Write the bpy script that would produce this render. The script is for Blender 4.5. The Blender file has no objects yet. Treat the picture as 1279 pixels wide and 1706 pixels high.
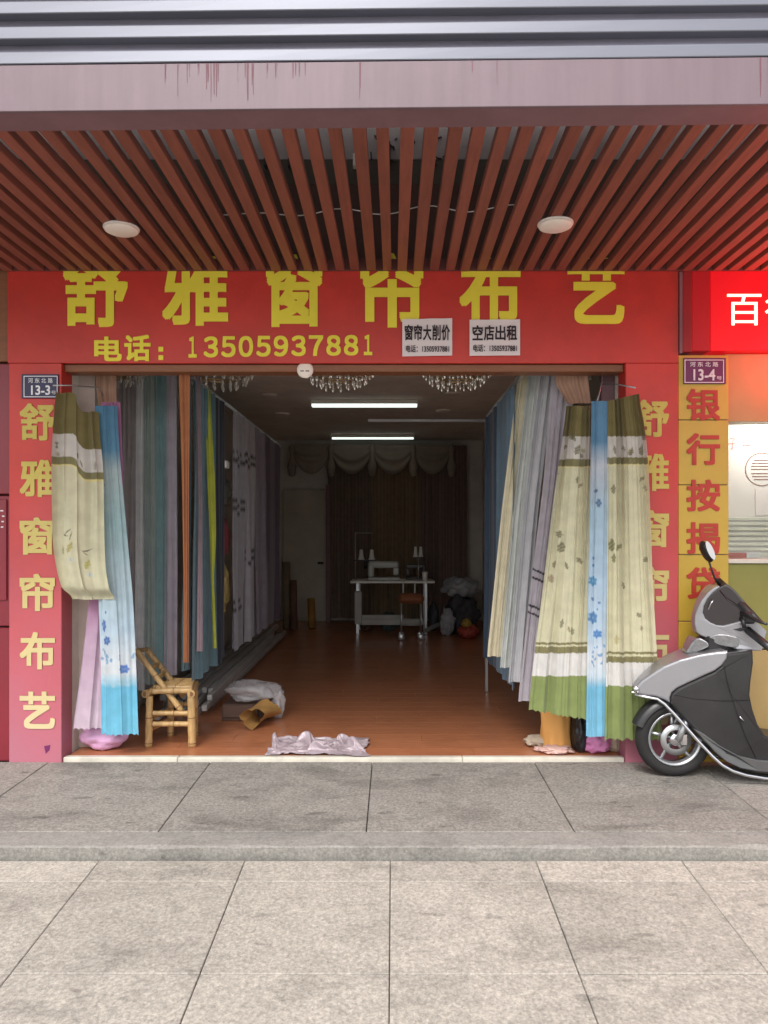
import bpy, bmesh, math, random
import numpy as np
from mathutils import Vector, Matrix, noise as mnoise
random.seed(7); rng = np.random.default_rng(7)
S = bpy.context.scene
C = S.collection
R = math.radians

# ------------------------------------------------------------------ camera
F, VX, VY, EYE = 1260.0, 655.0, 890.0, 1.36        # focal length and vanishing point in photo pixels, eye height
cam = bpy.data.cameras.new('camera'); co = bpy.data.objects.new('camera', cam); C.objects.link(co)
cam.sensor_fit = 'VERTICAL'; cam.sensor_height = 36; cam.sensor_width = 36
cam.lens = F/1706*36
cam.shift_x = -(VX-639.5)/1706; cam.shift_y = (VY-853)/1706
cam.clip_end = 500; cam.clip_start = .05
co.location = (0, 0, EYE); co.rotation_euler = (R(90), 0, 0)
S.camera = co
# ------------------------------------------------------------------ sky and sun (overcast)
w = bpy.data.worlds.new('World'); S.world = w; w.use_nodes = True
nt = w.node_tree; nt.nodes.clear()
sky = nt.nodes.new('ShaderNodeTexSky'); sky.sky_type = 'NISHITA'; sky.sun_disc = False
SUN_EL, SUN_ROT = 52, 196
sky.sun_elevation = R(SUN_EL); sky.sun_rotation = R(SUN_ROT); sky.air_density = 1.0; sky.dust_density = 4.0; sky.ozone_density = 1.0
hs = nt.nodes.new('ShaderNodeHueSaturation'); hs.inputs['Saturation'].default_value = .28
bg = nt.nodes.new('ShaderNodeBackground'); bg.inputs[1].default_value = .13
wo = nt.nodes.new('ShaderNodeOutputWorld')
nt.links.new(sky.outputs[0], hs.inputs['Color']); nt.links.new(hs.outputs[0], bg.inputs[0]); nt.links.new(bg.outputs[0], wo.inputs[0])
sl = bpy.data.lights.new('sun', 'SUN'); so = bpy.data.objects.new('sun', sl); C.objects.link(so)
sl.energy = 1.0; sl.angle = R(25); sl.color = (1, .965, .92)
a = R(SUN_ROT)
sd = Vector((math.sin(a)*math.cos(R(SUN_EL)), math.cos(a)*math.cos(R(SUN_EL)), math.sin(R(SUN_EL))))
so.rotation_euler = sd.to_track_quat('Z', 'Y').to_euler(); so.location = (0, -4, 8)
vs = S.view_settings; vs.view_transform = 'Standard'; vs.look = 'None'; vs.gamma = 1; vs.use_curve_mapping = False
vs.exposure = 1.1
S.cycles.max_bounces = 8; S.cycles.diffuse_bounces = 5

# ------------------------------------------------------------------ helpers
def P(px, py, Y): return Vector(((px-VX)/F*Y, Y, EYE+(VY-py)/F*Y))
def PX(px, Y): return (px-VX)/F*Y
def PZ(py, Y): return EYE+(VY-py)/F*Y
def lin(c):
    c = np.asarray(c, float)/255.0
    return np.where(c <= .04045, c/12.92, ((c+.055)/1.055)**2.4)
def L4(c): return tuple(lin(c))+(1,)

def tag(o, label=None, cat=None, group=None, kind=None):
    if label: o['label'] = label
    if cat: o['category'] = cat
    if group: o['group'] = group
    if kind: o['kind'] = kind
    return o
def empty(name, loc, label, cat, group=None):
    o = bpy.data.objects.new(name, None); C.objects.link(o); o.location = loc; o.empty_display_size = .1
    return tag(o, label, cat, group)
def link(name, me, mat, parent=None, smooth=False):
    o = bpy.data.objects.new(name, me); C.objects.link(o)
    if mat is not None and not me.materials: me.materials.append(mat)
    if smooth: me.polygons.foreach_set('use_smooth', [True]*len(me.polygons))
    if parent is not None:
        o.parent = parent
        # geometry is written in world coordinates
        inv = Vector((0, 0, 0)); q = parent
        while q is not None: inv = inv + Vector(q.location); q = q.parent
        o.location = -inv
    return o

class MB:
    def __init__(s): s.v = []; s.f = []; s.sm = []
    def add(s, vs, fs, sm=False):
        b = len(s.v); s.v += [tuple(v) for v in vs]; s.f += [tuple(i+b for i in f) for f in fs]; s.sm += [sm]*len(fs); return s
    def box(s, x0, x1, y0, y1, z0, z1, c=0.0, M=None):
        x0, x1 = sorted((x0, x1)); y0, y1 = sorted((y0, y1)); z0, z1 = sorted((z0, z1))
        if c <= 0:
            vs = [(x, y, z) for z in (z0, z1) for y in (y0, y1) for x in (x0, x1)]
            fs = [(0,2,3,1),(4,5,7,6),(0,1,5,4),(2,6,7,3),(0,4,6,2),(1,3,7,5)]
        else:
            c = min(c, (x1-x0)*.45, (y1-y0)*.45, (z1-z0)*.45)
            bm = bmesh.new(); bmesh.ops.create_cube(bm, size=1)
            for v in bm.verts: v.co = ((x0+x1)/2+v.co.x*(x1-x0), (y0+y1)/2+v.co.y*(y1-y0), (z0+z1)/2+v.co.z*(z1-z0))
            bmesh.ops.bevel(bm, geom=bm.edges[:], offset=c, segments=1, affect='EDGES')
            bm.verts.index_update(); vs = [v.co.copy() for v in bm.verts]; fs = [[v.index for v in f.verts] for f in bm.faces]; bm.free()
        if M is not None: vs = [M @ Vector(v) for v in vs]
        return s.add(vs, fs)
    def tube(s, pts, r, n=8, cap=True):
        pts = [Vector(p) for p in pts]; rs = r if hasattr(r, '__len__') else [r]*len(pts)
        vs = []; fs = []; up = None
        for i, p in enumerate(pts):
            t = (pts[min(i+1, len(pts)-1)]-pts[max(i-1, 0)]).normalized()
            if up is None: up = Vector((0, 0, 1)) if abs(t.z) < .9 else Vector((1, 0, 0))
            a = t.cross(up).normalized(); up = a.cross(t).normalized()
            for k in range(n):
                q = 2*math.pi*k/n; vs.append(p+(a*math.cos(q)+up*math.sin(q))*rs[i])
        for i in range(len(pts)-1):
            for k in range(n): fs.append((i*n+k, i*n+(k+1) % n, (i+1)*n+(k+1) % n, (i+1)*n+k))
        s.add(vs, fs, True)
        if cap:
            b = len(s.v)-len(vs); s.f += [tuple(b+k for k in range(n)), tuple(b+(len(pts)-1)*n+k for k in reversed(range(n)))]; s.sm += [False]*2
        return s
    def lathe(s, prof, c, n=16, axis='z', sm=True):
        vs = []; fs = []
        for (r, h) in prof:
            for k in range(n):
                q = 2*math.pi*k/n; a_, b_ = r*math.cos(q), r*math.sin(q)
                vs.append((c[0]+a_, c[1]+b_, c[2]+h) if axis == 'z' else (c[0]+a_, c[1]+h, c[2]+b_) if axis == 'y' else (c[0]+h, c[1]+a_, c[2]+b_))
        m = len(prof)
        for i in range(m-1):
            for k in range(n): fs.append((i*n+k, i*n+(k+1) % n, (i+1)*n+(k+1) % n, (i+1)*n+k))
        s.add(vs, fs, sm); b = len(s.v)-len(vs)
        if max(abs(prof[0][0]-prof[-1][0]), abs(prof[0][1]-prof[-1][1])) < 1e-6: return s
        if prof[0][0] > 1e-4: s.f.append(tuple(b+k for k in reversed(range(n)))); s.sm.append(False)
        if prof[-1][0] > 1e-4: s.f.append(tuple(b+(m-1)*n+k for k in range(n))); s.sm.append(False)
        return s
    def mesh(s, name):
        me = bpy.data.meshes.new(name); me.from_pydata(s.v, [], s.f); me.polygons.foreach_set('use_smooth', s.sm)
        bm = bmesh.new(); bm.from_mesh(me); bmesh.ops.recalc_face_normals(bm, faces=bm.faces); bm.to_mesh(me); bm.free()
        return me
    def build(s, name, mat, parent=None): return link(name, s.mesh(name), mat, parent)

def mk(name, c, rough=.6, metal=0, var=.12, vs=4.0, bump=0, bs=60.0, spec=.5, stretch=None, emit=None, rnd=0, coat=0, trans=0, alpha=1, grime=0):
    m = bpy.data.materials.new(name); m.use_nodes = True; n = m.node_tree.nodes; l = m.node_tree.links
    p = n['Principled BSDF']; p.inputs['Roughness'].default_value = rough; p.inputs['Metallic'].default_value = metal
    p.inputs['Specular IOR Level'].default_value = spec; p.inputs['Coat Weight'].default_value = coat
    p.inputs['Transmission Weight'].default_value = trans; p.inputs['Alpha'].default_value = alpha
    col = L4(c)
    tc = n.new('ShaderNodeTexCoord'); mp = n.new('ShaderNodeMapping'); l.new(tc.outputs['Object'], mp.inputs[0])
    if stretch: mp.inputs['Scale'].default_value = stretch
    nz = n.new('ShaderNodeTexNoise'); nz.inputs['Scale'].default_value = vs; nz.inputs['Detail'].default_value = 6; nz.inputs['Roughness'].default_value = .65
    l.new(mp.outputs[0], nz.inputs[0])
    mr = n.new('ShaderNodeMapRange'); mr.inputs[1].default_value = .3; mr.inputs[2].default_value = .7; mr.inputs[3].default_value = 1-var; mr.inputs[4].default_value = 1+var
    l.new(nz.outputs[0], mr.inputs[0]); fac = mr.outputs[0]
    if rnd:
        oi = n.new('ShaderNodeObjectInfo'); m2 = n.new('ShaderNodeMapRange'); m2.inputs[3].default_value = 1-rnd; m2.inputs[4].default_value = 1+rnd
        l.new(oi.outputs['Random'], m2.inputs[0]); mm = n.new('ShaderNodeMath'); mm.operation = 'MULTIPLY'; l.new(fac, mm.inputs[0]); l.new(m2.outputs[0], mm.inputs[1]); fac = mm.outputs[0]
    if grime:
        ng = n.new('ShaderNodeTexNoise'); ng.inputs['Scale'].default_value = 1.7; ng.inputs['Detail'].default_value = 9; ng.inputs['Roughness'].default_value = .7; l.new(tc.outputs['Object'], ng.inputs[0])
        m3 = n.new('ShaderNodeMapRange'); m3.inputs[1].default_value = .48; m3.inputs[2].default_value = .72; m3.inputs[3].default_value = 1; m3.inputs[4].default_value = 1-grime
        l.new(ng.outputs[0], m3.inputs[0]); mm = n.new('ShaderNodeMath'); mm.operation = 'MULTIPLY'; l.new(fac, mm.inputs[0]); l.new(m3.outputs[0], mm.inputs[1]); fac = mm.outputs[0]
    vm = n.new('ShaderNodeVectorMath'); vm.operation = 'SCALE'; vm.inputs[0].default_value = col[:3]; l.new(fac, vm.inputs['Scale'])
    l.new(vm.outputs[0], p.inputs['Base Color'])
    if bump:
        nb = n.new('ShaderNodeTexNoise'); nb.inputs['Scale'].default_value = bs; nb.inputs['Detail'].default_value = 4; l.new(mp.outputs[0], nb.inputs[0])
        bp = n.new('ShaderNodeBump'); bp.inputs['Strength'].default_value = bump; bp.inputs['Distance'].default_value = .01; l.new(nb.outputs[0], bp.inputs['Height']); l.new(bp.outputs[0], p.inputs['Normal'])
    if emit: p.inputs['Emission Color'].default_value = L4(emit[0]); p.inputs['Emission Strength'].default_value = emit[1]
    return m

def stone(name, c, speck=.35, stain=.35, wear=0):
    m = mk(name, c, rough=.75, var=.10, vs=9, bump=.25, bs=140, rnd=.085, spec=.35)
    n = m.node_tree.nodes; l = m.node_tree.links; p = n['Principled BSDF']; src = p.inputs['Base Color'].links[0].from_socket
    tc = n.new('ShaderNodeTexCoord')
    vo = n.new('ShaderNodeTexNoise'); vo.inputs['Scale'].default_value = 62; vo.inputs['Detail'].default_value = 7; vo.inputs['Roughness'].default_value = .75; l.new(tc.outputs['Object'], vo.inputs[0])
    r = n.new('ShaderNodeMapRange'); r.inputs[1].default_value = .36; r.inputs[2].default_value = .64; r.inputs[3].default_value = 1-speck; r.inputs[4].default_value = 1+speck*.9; l.new(vo.outputs[0], r.inputs[0])
    st = n.new('ShaderNodeTexNoise'); st.inputs['Scale'].default_value = 2.3; st.inputs['Detail'].default_value = 8; st.inputs['Roughness'].default_value = .62; st.inputs['Distortion'].default_value = .6
    mp = n.new('ShaderNodeMapping'); mp.inputs['Scale'].default_value = (.7, 1.6, 1); l.new(tc.outputs['Object'], mp.inputs[0]); l.new(mp.outputs[0], st.inputs[0])
    r2 = n.new('ShaderNodeMapRange'); r2.inputs[1].default_value = .5; r2.inputs[2].default_value = .74; r2.inputs[3].default_value = 1; r2.inputs[4].default_value = 1-stain; l.new(st.outputs[0], r2.inputs[0])
    sp = n.new('ShaderNodeTexNoise'); sp.inputs['Scale'].default_value = 9; sp.inputs['Detail'].default_value = 3; l.new(mp.outputs[0], sp.inputs[0])      # gum and oil spots
    r3 = n.new('ShaderNodeMapRange'); r3.inputs[1].default_value = .66; r3.inputs[2].default_value = .71; r3.inputs[3].default_value = 1; r3.inputs[4].default_value = 1-stain*.8; l.new(sp.outputs[0], r3.inputs[0])
    fk = n.new('ShaderNodeTexVoronoi'); fk.inputs['Scale'].default_value = 120; l.new(tc.outputs['Object'], fk.inputs[0])      # mineral grains
    bw = n.new('ShaderNodeRGBToBW'); l.new(fk.outputs['Color'], bw.inputs[0])
    r4 = n.new('ShaderNodeMapRange'); r4.inputs[1].default_value = .15; r4.inputs[2].default_value = .85; r4.inputs[3].default_value = 1-speck*.4; r4.inputs[4].default_value = 1+speck*.4; l.new(bw.outputs[0], r4.inputs[0])
    a0 = n.new('ShaderNodeMath'); a0.operation = 'MULTIPLY'; l.new(r.outputs[0], a0.inputs[0]); l.new(r4.outputs[0], a0.inputs[1])
    a1 = n.new('ShaderNodeMath'); a1.operation = 'MULTIPLY'; l.new(a0.outputs[0], a1.inputs[0]); l.new(r2.outputs[0], a1.inputs[1])
    a2 = n.new('ShaderNodeMath'); a2.operation = 'MULTIPLY'; l.new(a1.outputs[0], a2.inputs[0]); l.new(r3.outputs[0], a2.inputs[1])
    vm = n.new('ShaderNodeVectorMath'); vm.operation = 'SCALE'; l.new(src, vm.inputs[0]); l.new(a2.outputs[0], vm.inputs['Scale']); l.new(vm.outputs[0], p.inputs['Base Color'])
    return m

def fabric_mat(name, rough=.85, sheen=.2, trans=.0):
    m = bpy.data.materials.new(name); m.use_nodes = True; n = m.node_tree.nodes; l = m.node_tree.links; p = n['Principled BSDF']
    at = n.new('ShaderNodeAttribute'); at.attribute_name = 'Col'
    tc = n.new('ShaderNodeTexCoord'); nz = n.new('ShaderNodeTexNoise'); nz.inputs['Scale'].default_value = 14; nz.inputs['Detail'].default_value = 5; l.new(tc.outputs['Object'], nz.inputs[0])
    mr = n.new('ShaderNodeMapRange'); mr.inputs[1].default_value = .3; mr.inputs[2].default_value = .7; mr.inputs[3].default_value = .9; mr.inputs[4].default_value = 1.08; l.new(nz.outputs[0], mr.inputs[0])
    vm = n.new('ShaderNodeVectorMath'); vm.operation = 'SCALE'; l.new(at.outputs['Color'], vm.inputs[0]); l.new(mr.outputs[0], vm.inputs['Scale']); l.new(vm.outputs[0], p.inputs['Base Color'])
    p.inputs['Roughness'].default_value = rough; p.inputs['Sheen Weight'].default_value = sheen; p.inputs['Specular IOR Level'].default_value = .3
    nb = n.new('ShaderNodeTexNoise'); nb.inputs['Scale'].default_value = 260; l.new(tc.outputs['Object'], nb.inputs[0])
    bp = n.new('ShaderNodeBump'); bp.inputs['Strength'].default_value = .15; bp.inputs['Distance'].default_value = .004; l.new(nb.outputs[0], bp.inputs['Height']); l.new(bp.outputs[0], p.inputs['Normal'])
    if trans:
        tb = n.new('ShaderNodeBsdfTranslucent'); l.new(vm.outputs[0], tb.inputs[0]); mx = n.new('ShaderNodeMixShader'); mx.inputs[0].default_value = trans
        l.new(p.outputs[0], mx.inputs[1]); l.new(tb.outputs[0], mx.inputs[2]); l.new(mx.outputs[0], n['Material Output'].inputs[0])
    return m
FAB = fabric_mat('fabric', trans=.18); FAB_DARK = fabric_mat('fabric_heavy')

# lettering: fonts built into Blender, turned to meshes
_tc = {}
def glyph(text, bold, spacing=1.0):
    k = (text, bold, spacing)
    if k not in _tc:
        cu = bpy.data.curves.new('t', 'FONT'); cu.body = text; cu.size = 1; cu.offset = bold; cu.resolution_u = 4; cu.space_character = spacing
        o = bpy.data.objects.new('t', cu); C.objects.link(o); bpy.context.view_layer.update()
        me = bpy.data.meshes.new_from_object(o.evaluated_get(bpy.context.evaluated_depsgraph_get()))
        v = np.zeros(len(me.vertices)*3); me.vertices.foreach_get('co', v); v = v.reshape(-1, 3)
        f = [tuple(p.vertices) for p in me.polygons]
        bpy.data.objects.remove(o); bpy.data.curves.remove(cu); bpy.data.meshes.remove(me)
        _tc[k] = (v, f)
    return _tc[k]
def letters(name, text, box, Y, mat, parent, bold=.03, thick=.004, spacing=1.0, tilt=0):
    """text fitted to a pixel box (x0,x1,y0,y1) on the facade plane at depth Y, facing the street"""
    v, f = glyph(text, 0.0, spacing); x0, x1, y0, y1 = box
    # heavy strokes: the thin glyph repeated at small shifts, each copy a hair in front of the last
    if bold > 0: sh = [(i*bold, j*bold) for i in (-1, 0, 1) for j in (-1, 0, 1)]
    else: sh = [(0, 0)]
    mn, mx = v.min(0)-bold, v.max(0)+bold
    sx, sz = (PX(x1, Y)-PX(x0, Y))/(mx[0]-mn[0]), (PZ(y0, Y)-PZ(y1, Y))/(mx[1]-mn[1])
    xc = (PX(x0, Y)+PX(x1, Y))/2; n = len(v); m = MB()
    cnt = set()
    for t in f:
        for i in range(len(t)): cnt.add((t[i], t[(i+1) % len(t)]))
    rim = [(a_, b_) for (a_, b_) in cnt if (b_, a_) not in cnt]
    for q, (dx, dz) in enumerate(sh):
        X = PX(x0, Y)+(v[:, 0]+dx-mn[0])*sx; Z = PZ(y1, Y)+(v[:, 1]+dz-mn[1])*sz
        if tilt: Z = Z+tilt*(X-xc)
        yf = Y-thick-.00012*q
        vs = [(X[i], yf, Z[i]) for i in range(n)]+[(X[i], Y-.0005, Z[i]) for i in range(n)]
        m.add(vs, [tuple(t) for t in f]+[(b_, a_, a_+n, b_+n) for a_, b_ in rim])
    return m.build(name, mat, parent)

# ------------------------------------------------------------------ materials
M = {}
def glare_paled(name, c, glare_tint, **k):
    """vinyl with veiling glare put into its colour: paler towards the foot, in uneven patches"""
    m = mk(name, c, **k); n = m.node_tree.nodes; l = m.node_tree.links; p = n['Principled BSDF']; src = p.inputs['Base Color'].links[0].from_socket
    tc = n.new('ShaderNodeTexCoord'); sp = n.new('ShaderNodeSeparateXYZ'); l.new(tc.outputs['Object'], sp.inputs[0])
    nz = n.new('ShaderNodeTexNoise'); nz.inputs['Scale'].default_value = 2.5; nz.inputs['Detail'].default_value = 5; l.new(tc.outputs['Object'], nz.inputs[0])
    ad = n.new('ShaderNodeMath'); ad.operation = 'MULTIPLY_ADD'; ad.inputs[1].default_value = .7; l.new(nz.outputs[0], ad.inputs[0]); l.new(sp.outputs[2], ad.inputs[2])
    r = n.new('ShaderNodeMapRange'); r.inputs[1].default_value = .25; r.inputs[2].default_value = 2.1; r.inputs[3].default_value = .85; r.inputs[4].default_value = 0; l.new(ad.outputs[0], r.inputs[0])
    mx = n.new('ShaderNodeMix'); mx.data_type = 'RGBA'; mx.inputs[7].default_value = L4(glare_tint); l.new(r.outputs[0], mx.inputs[0]); l.new(src, mx.inputs[6]); l.new(mx.outputs[2], p.inputs['Base Color'])  # pale tint paints the glare into the lower part
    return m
M['red'] = glare_paled('red_board', (196, 54, 44), (166, 112, 130), rough=.42, var=.1, vs=3, grime=.2)
M['red_return'] = mk('red_return', (150, 36, 40), .45, var=.08, vs=3)
M['yellow_letter'] = mk('yellow_letter', (232, 218, 62), .55, var=.06)
M['cream_letter'] = glare_paled('pale_yellow_letter', (196, 178, 84), (206, 192, 164), rough=.55, var=.08, vs=7)
M['yellow_tile'] = mk('yellow_tile', (192, 160, 60), .4, var=.06, vs=5, rnd=.05)
M['ochre'] = mk('ochre_wall', (168, 142, 92), .5, var=.08, vs=3)
M['olive_wall'] = mk('olive_wall', (132, 128, 62), .5, var=.08, vs=3)
M['red_letter'] = mk('red_letter', (178, 52, 38), .5)
M['slat'] = mk('slat_wood', (132, 74, 60), .6, var=.22, vs=5, stretch=(8, .6, 8), rnd=.14, bump=.08, bs=30)
M['pink_fascia'] = mk('fascia_metal', (110, 92, 99), .5, grime=.14, var=.10, vs=3, stretch=(6, 1, .5))
M['beam'] = mk('beam_paint', (122, 92, 98), .6)
M['groove'] = mk('cladding_groove', (132, 129, 142), .25, metal=.4, var=.25, vs=2, stretch=(.5, 1, 4))
M['steel'] = mk('cladding_steel', (114, 116, 125), .42, metal=.45, var=.08, vs=2, stretch=(.4, 1, 3))
M['dark'] = mk('dark_void', (84, 62, 54), .9)
M['upper_wall'] = mk('upper_wall_plaster', (150, 142, 140), .9, var=.15, vs=3, grime=.2)
M['upper_band'] = mk('upper_band', (78, 72, 62), .9, var=.2)
M['slab_hi'] = stone('granite_upper', (131, 127, 121), .34, .5)
M['slab_lo'] = stone('granite_lower', (157, 151, 142), .30, .34)
M['kerb'] = stone('kerb_concrete', (134, 131, 126), .2, .4)
M['mortar'] = mk('mortar', (112, 108, 102), .95, var=.3, vs=12)
M['kerb_face'] = stone('kerb_face_concrete', (138, 135, 129), .25, .5)
M['asphalt'] = stone('street_concrete', (160, 156, 151), .2, .2)
M['plank'] = mk('laminate', grime=.18, c=(174, 112, 78), rough=.26, var=.14, vs=6, stretch=(1.2, 9, 1), rnd=.05, spec=.45)
M['threshold'] = mk('threshold_marble', (206, 200, 186), .4, var=.14, vs=8, grime=.25)
M['wall_in'] = mk('interior_plaster', (212, 206, 196), .8)
M['ceil_in'] = mk('interior_ceiling', (228, 218, 206), .8)
M['brown'] = mk('brown_lintel', (132, 84, 56), .5, var=.15, stretch=(1, 8, 8))
M['white'] = mk('white_plastic', (232, 230, 224), .4, var=.03)
M['lamp'] = mk('lamp_diffuser', (238, 226, 214), .5, var=.03)
M['black'] = mk('black_plastic', (30, 29, 30), .45)
M['chrome'] = mk('chrome', (215, 215, 218), .12, metal=1, var=.03)
M['alu'] = mk('aluminium', (176, 178, 180), .35, metal=.8, var=.08)
M['bamboo'] = mk('bamboo', (184, 150, 100), .45, var=.3, vs=9, stretch=(4, 4, 1), grime=.35, rnd=.1)
M['bamboo_node'] = mk('bamboo_node', (120, 80, 46), .6)
M['gold'] = mk('gold_base', (190, 160, 110), .3, metal=.6)
M['crystal'] = mk('crystal', (255, 252, 246), .18, metal=.55, var=0, spec=1.0)
M['paper'] = mk('white_paper', (226, 216, 216), .7, var=.03)
M['ink'] = mk('ink', (42, 30, 38), .7)
M['navy'] = mk('navy_plate', (40, 38, 74), .4); M['purple'] = mk('purple_plate', (104, 34, 84), .4)
M['plate_white'] = mk('plate_white', (225, 222, 225), .5)

# ------------------------------------------------------------------ ground
YD = 4.60                                   # facade plane
def zu(Y): return -.02-.018*(4.6-Y)         # raised pavement in front of the shops, falls to the street
def zl(Y):                                  # lower pavement, falls further, then level street
    return -.096-.062*(3.397-Y) if Y > .6 else -.096-.062*2.797
def slab(name, x0, x1, y0, y1, zf, t, mat, parent, g=.004, c=.003, jit=0):
    j = random.uniform(-jit, jit)
    m = MB().box(x0+g/2, x1-g/2, y0+g/2, y1-g/2, -t, 0, c)
    m.v = [(x, y, z+zf(y)+j) for x, y, z in m.v]
    return m.build(name, mat, parent)
def sheet(name, pts, mat, kind='structure'):
    return tag(MB().add(pts, [tuple(range(len(pts)))]).build(name, mat), kind=kind)
gz = zl(0)
m = MB(); ys = [-250, .6, 3.40]
m.add([(-250, -250, gz-.034), (250, -250, gz-.034), (250, .6, gz-.034), (-250, .6, gz-.034), (250, 3.41, zl(3.397)-.034), (-250, 3.41, zl(3.397)-.034), (250, 60, zl(3.397)-.034), (-250, 60, zl(3.397)-.034)],
      [(0, 1, 2, 3), (3, 2, 4, 5), (5, 4, 6, 7)])
gnd = tag(m.build('ground', M['asphalt']), kind='structure')
low = tag(MB().add([(-6, .6, zl(.61)-.026), (6, .6, zl(.61)-.026), (6, 3.40, zl(3.397)-.026), (-6, 3.40, zl(3.397)-.026)], [(0, 1, 2, 3)]).build('pavement', M['mortar']), kind='structure')
rows = [3.378, 3.20, 2.591, 1.982, 1.373, .764]
for i in range(len(rows)-1):
    off = 0
    for k in range(-6, 7):
        slab('paving_slab', -.013+.65*k+off, -.013+.65*(k+1)+off, rows[i+1], rows[i], zl, .024, M['slab_lo'], low, g=.0035, jit=.0012)
upp = tag(MB().add([(-6, 3.40, zu(3.4)-.05), (6, 3.40, zu(3.4)-.05), (6, 4.9, zu(4.6)-.03), (-6, 4.9, zu(4.6)-.03)], [(0, 1, 2, 3)]).build('raised_pavement', M['mortar']), kind='structure')
for k in range(-4, 5):
    slab('paving_slab', -1.107+.98*k, -1.107+.98*(k+1), 3.56, 4.585, zu, .028, M['slab_hi'], upp, g=.0045, jit=.001)
# kerb: worn edge, uneven nosing
def kerb_piece(x0, x1, ks=(0, 1)):
    n = 90; vs = []; fs = []
    for i in range(n+1):
        x = x0+(x1-x0)*i/n
        q = mnoise.noise((x*6, 3.1, 0))*.006+mnoise.noise((x*22, 1.1, 0))*.004
        ch = .012+max(0, mnoise.noise((x*3.3, 9, 0)))*.03
        vs += [(x, 3.556, zu(3.556)-.002), (x, 3.397+ch, zu(3.40)-.002+q*.3), (x, 3.397+q*.6, zu(3.397)-ch*.6), (x, 3.397+q+.004, zl(3.397)-.03)]
    for i in range(n):
        for k in ks: fs.append((i*4+k, i*4+k+1, i*4+5+k, i*4+4+k))
    return MB().add(vs, fs, False)
xs = [-5, -1.9, 2.6, 5]
for i in range(len(xs)-1): kerb_piece(xs[i]+.002, xs[i+1]-.002).build('kerb_stone', M['kerb'], upp); kerb_piece(xs[i]+.002, xs[i+1]-.002, (2,)).build('kerb_face', M['kerb_face'], upp)

# ------------------------------------------------------------------ shop shell
XL, XR = PX(105, YD), 1.405
ZL = PZ(612, YD)                            # underside of the lintel
YB = 11.95
shop = empty('shop_building', (0, YD, 0), 'narrow curtain shop unit with open front and dark deep interior', 'building')
MB().box(XL-.35, XL-.002, 4.735, YB, -.03, 2.84).build('side_wall', M['wall_in'], shop)
MB().box(XR+.002, XR+.32, 4.735, YB, -.03, 2.84).build('side_wall', M['wall_in'], shop)
MB().box(XL-.35, XR+.32, YB, YB+.2, -.03, 2.84).build('back_wall', M['wall_in'], shop)
MB().box(XL-.35, XR+.32, 4.66, YB+.2, 2.84, 3.0).build('ceiling', M['ceil_in'], shop)
MB().box(XL+.001, XR-.001, YD+.012, YD+.13, ZL-.024, ZL+.02, .004).build('lintel', M['brown'], shop)
MB().box(XL-.33, XR+.32, YD+.02, YD+.058, ZL+.02, 2.98).build('lintel_wall', M['dark'], shop)
# facade above the canopy ceiling
for n_, z0, z1, mt in (('upper_wall', 3.655, 7.5, 'upper_wall'), ('upper_wall', 3.50, 3.655, 'upper_band'), ('upper_wall', 2.99, 3.50, 'dark')):
    MB().box(-5, 5, YD+.03, YD+.25, z0+.001, z1-.001).build(n_, M[mt], shop)
# floor: planks laid across
flo = tag(MB().box(XL, XR, 4.64, YB, -.06, -.012).build('floor', M['mortar']), kind='structure')
y = 4.64; r = 0
while y < YB-.05:
    x = XL+.01-[0, .5, .25, .75][r % 4]*1.25; y1 = min(y+.165, YB-.005)
    while x < XR-.03:
        a_, b_ = max(x, XL+.01), min(x+1.25, XR-.01)
        if b_-a_ > .05: MB().box(a_+.0007, b_-.0007, y+.0006, y1-.0006, -.011, 0, .0006).build('plank', M['plank'], flo)
        x += 1.25
    y = y1; r += 1
for a_, b_ in ((XL+.002, -1.31), (-1.31, .42), (.42, XR-.002)): MB().box(a_+.0012, b_-.0012, 4.592, 4.638, -.05, .004+random.uniform(-.001, .001), .004).build('threshold', M['threshold'], flo)

# ------------------------------------------------------------------ red sign header and pillar banners
hdr = empty('shop_sign', (0, YD, 2.4), 'wide red signboard with yellow characters and phone number above the shop opening', 'sign')
x0, x1 = PX(15, YD), PX(1128, YD)
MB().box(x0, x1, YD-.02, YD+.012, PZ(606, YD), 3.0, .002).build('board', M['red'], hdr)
YF = YD-.0205
for ch, bx in zip('舒雅窗帘布艺', ((105, 213, 424, 545), (270, 380, 426, 543), (443, 537, 424, 545), (600, 705, 422, 546), (765, 867, 428, 546), (945, 1040, 430, 540))):
    letters('character', ch, bx, YF, M['yellow_letter'], hdr, bold=.027)
letters('character', '电', (157, 203, 561, 602), YF, M['yellow_letter'], hdr, .03)
letters('character', '话', (207, 251, 558, 602), YF, M['yellow_letter'], hdr, .03)
for yy in (578, 592): MB().box(PX(264, YF), PX(272, YF), YF-.004, YF-.0005, PZ(yy+8, YF), PZ(yy, YF)).build('colon_dot', M['yellow_letter'], hdr)
wd = 320/11
for i, ch in enumerate('１３５０５９３７８８１'):
    x = 309+i*29.2; nar = ch == '１'
    letters('numeral', ch, (x+(5 if nar else 1), x+(19 if nar else 25), 561-i*.3, 596-i*.4), YF, M['yellow_letter'], hdr, .028)

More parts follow.
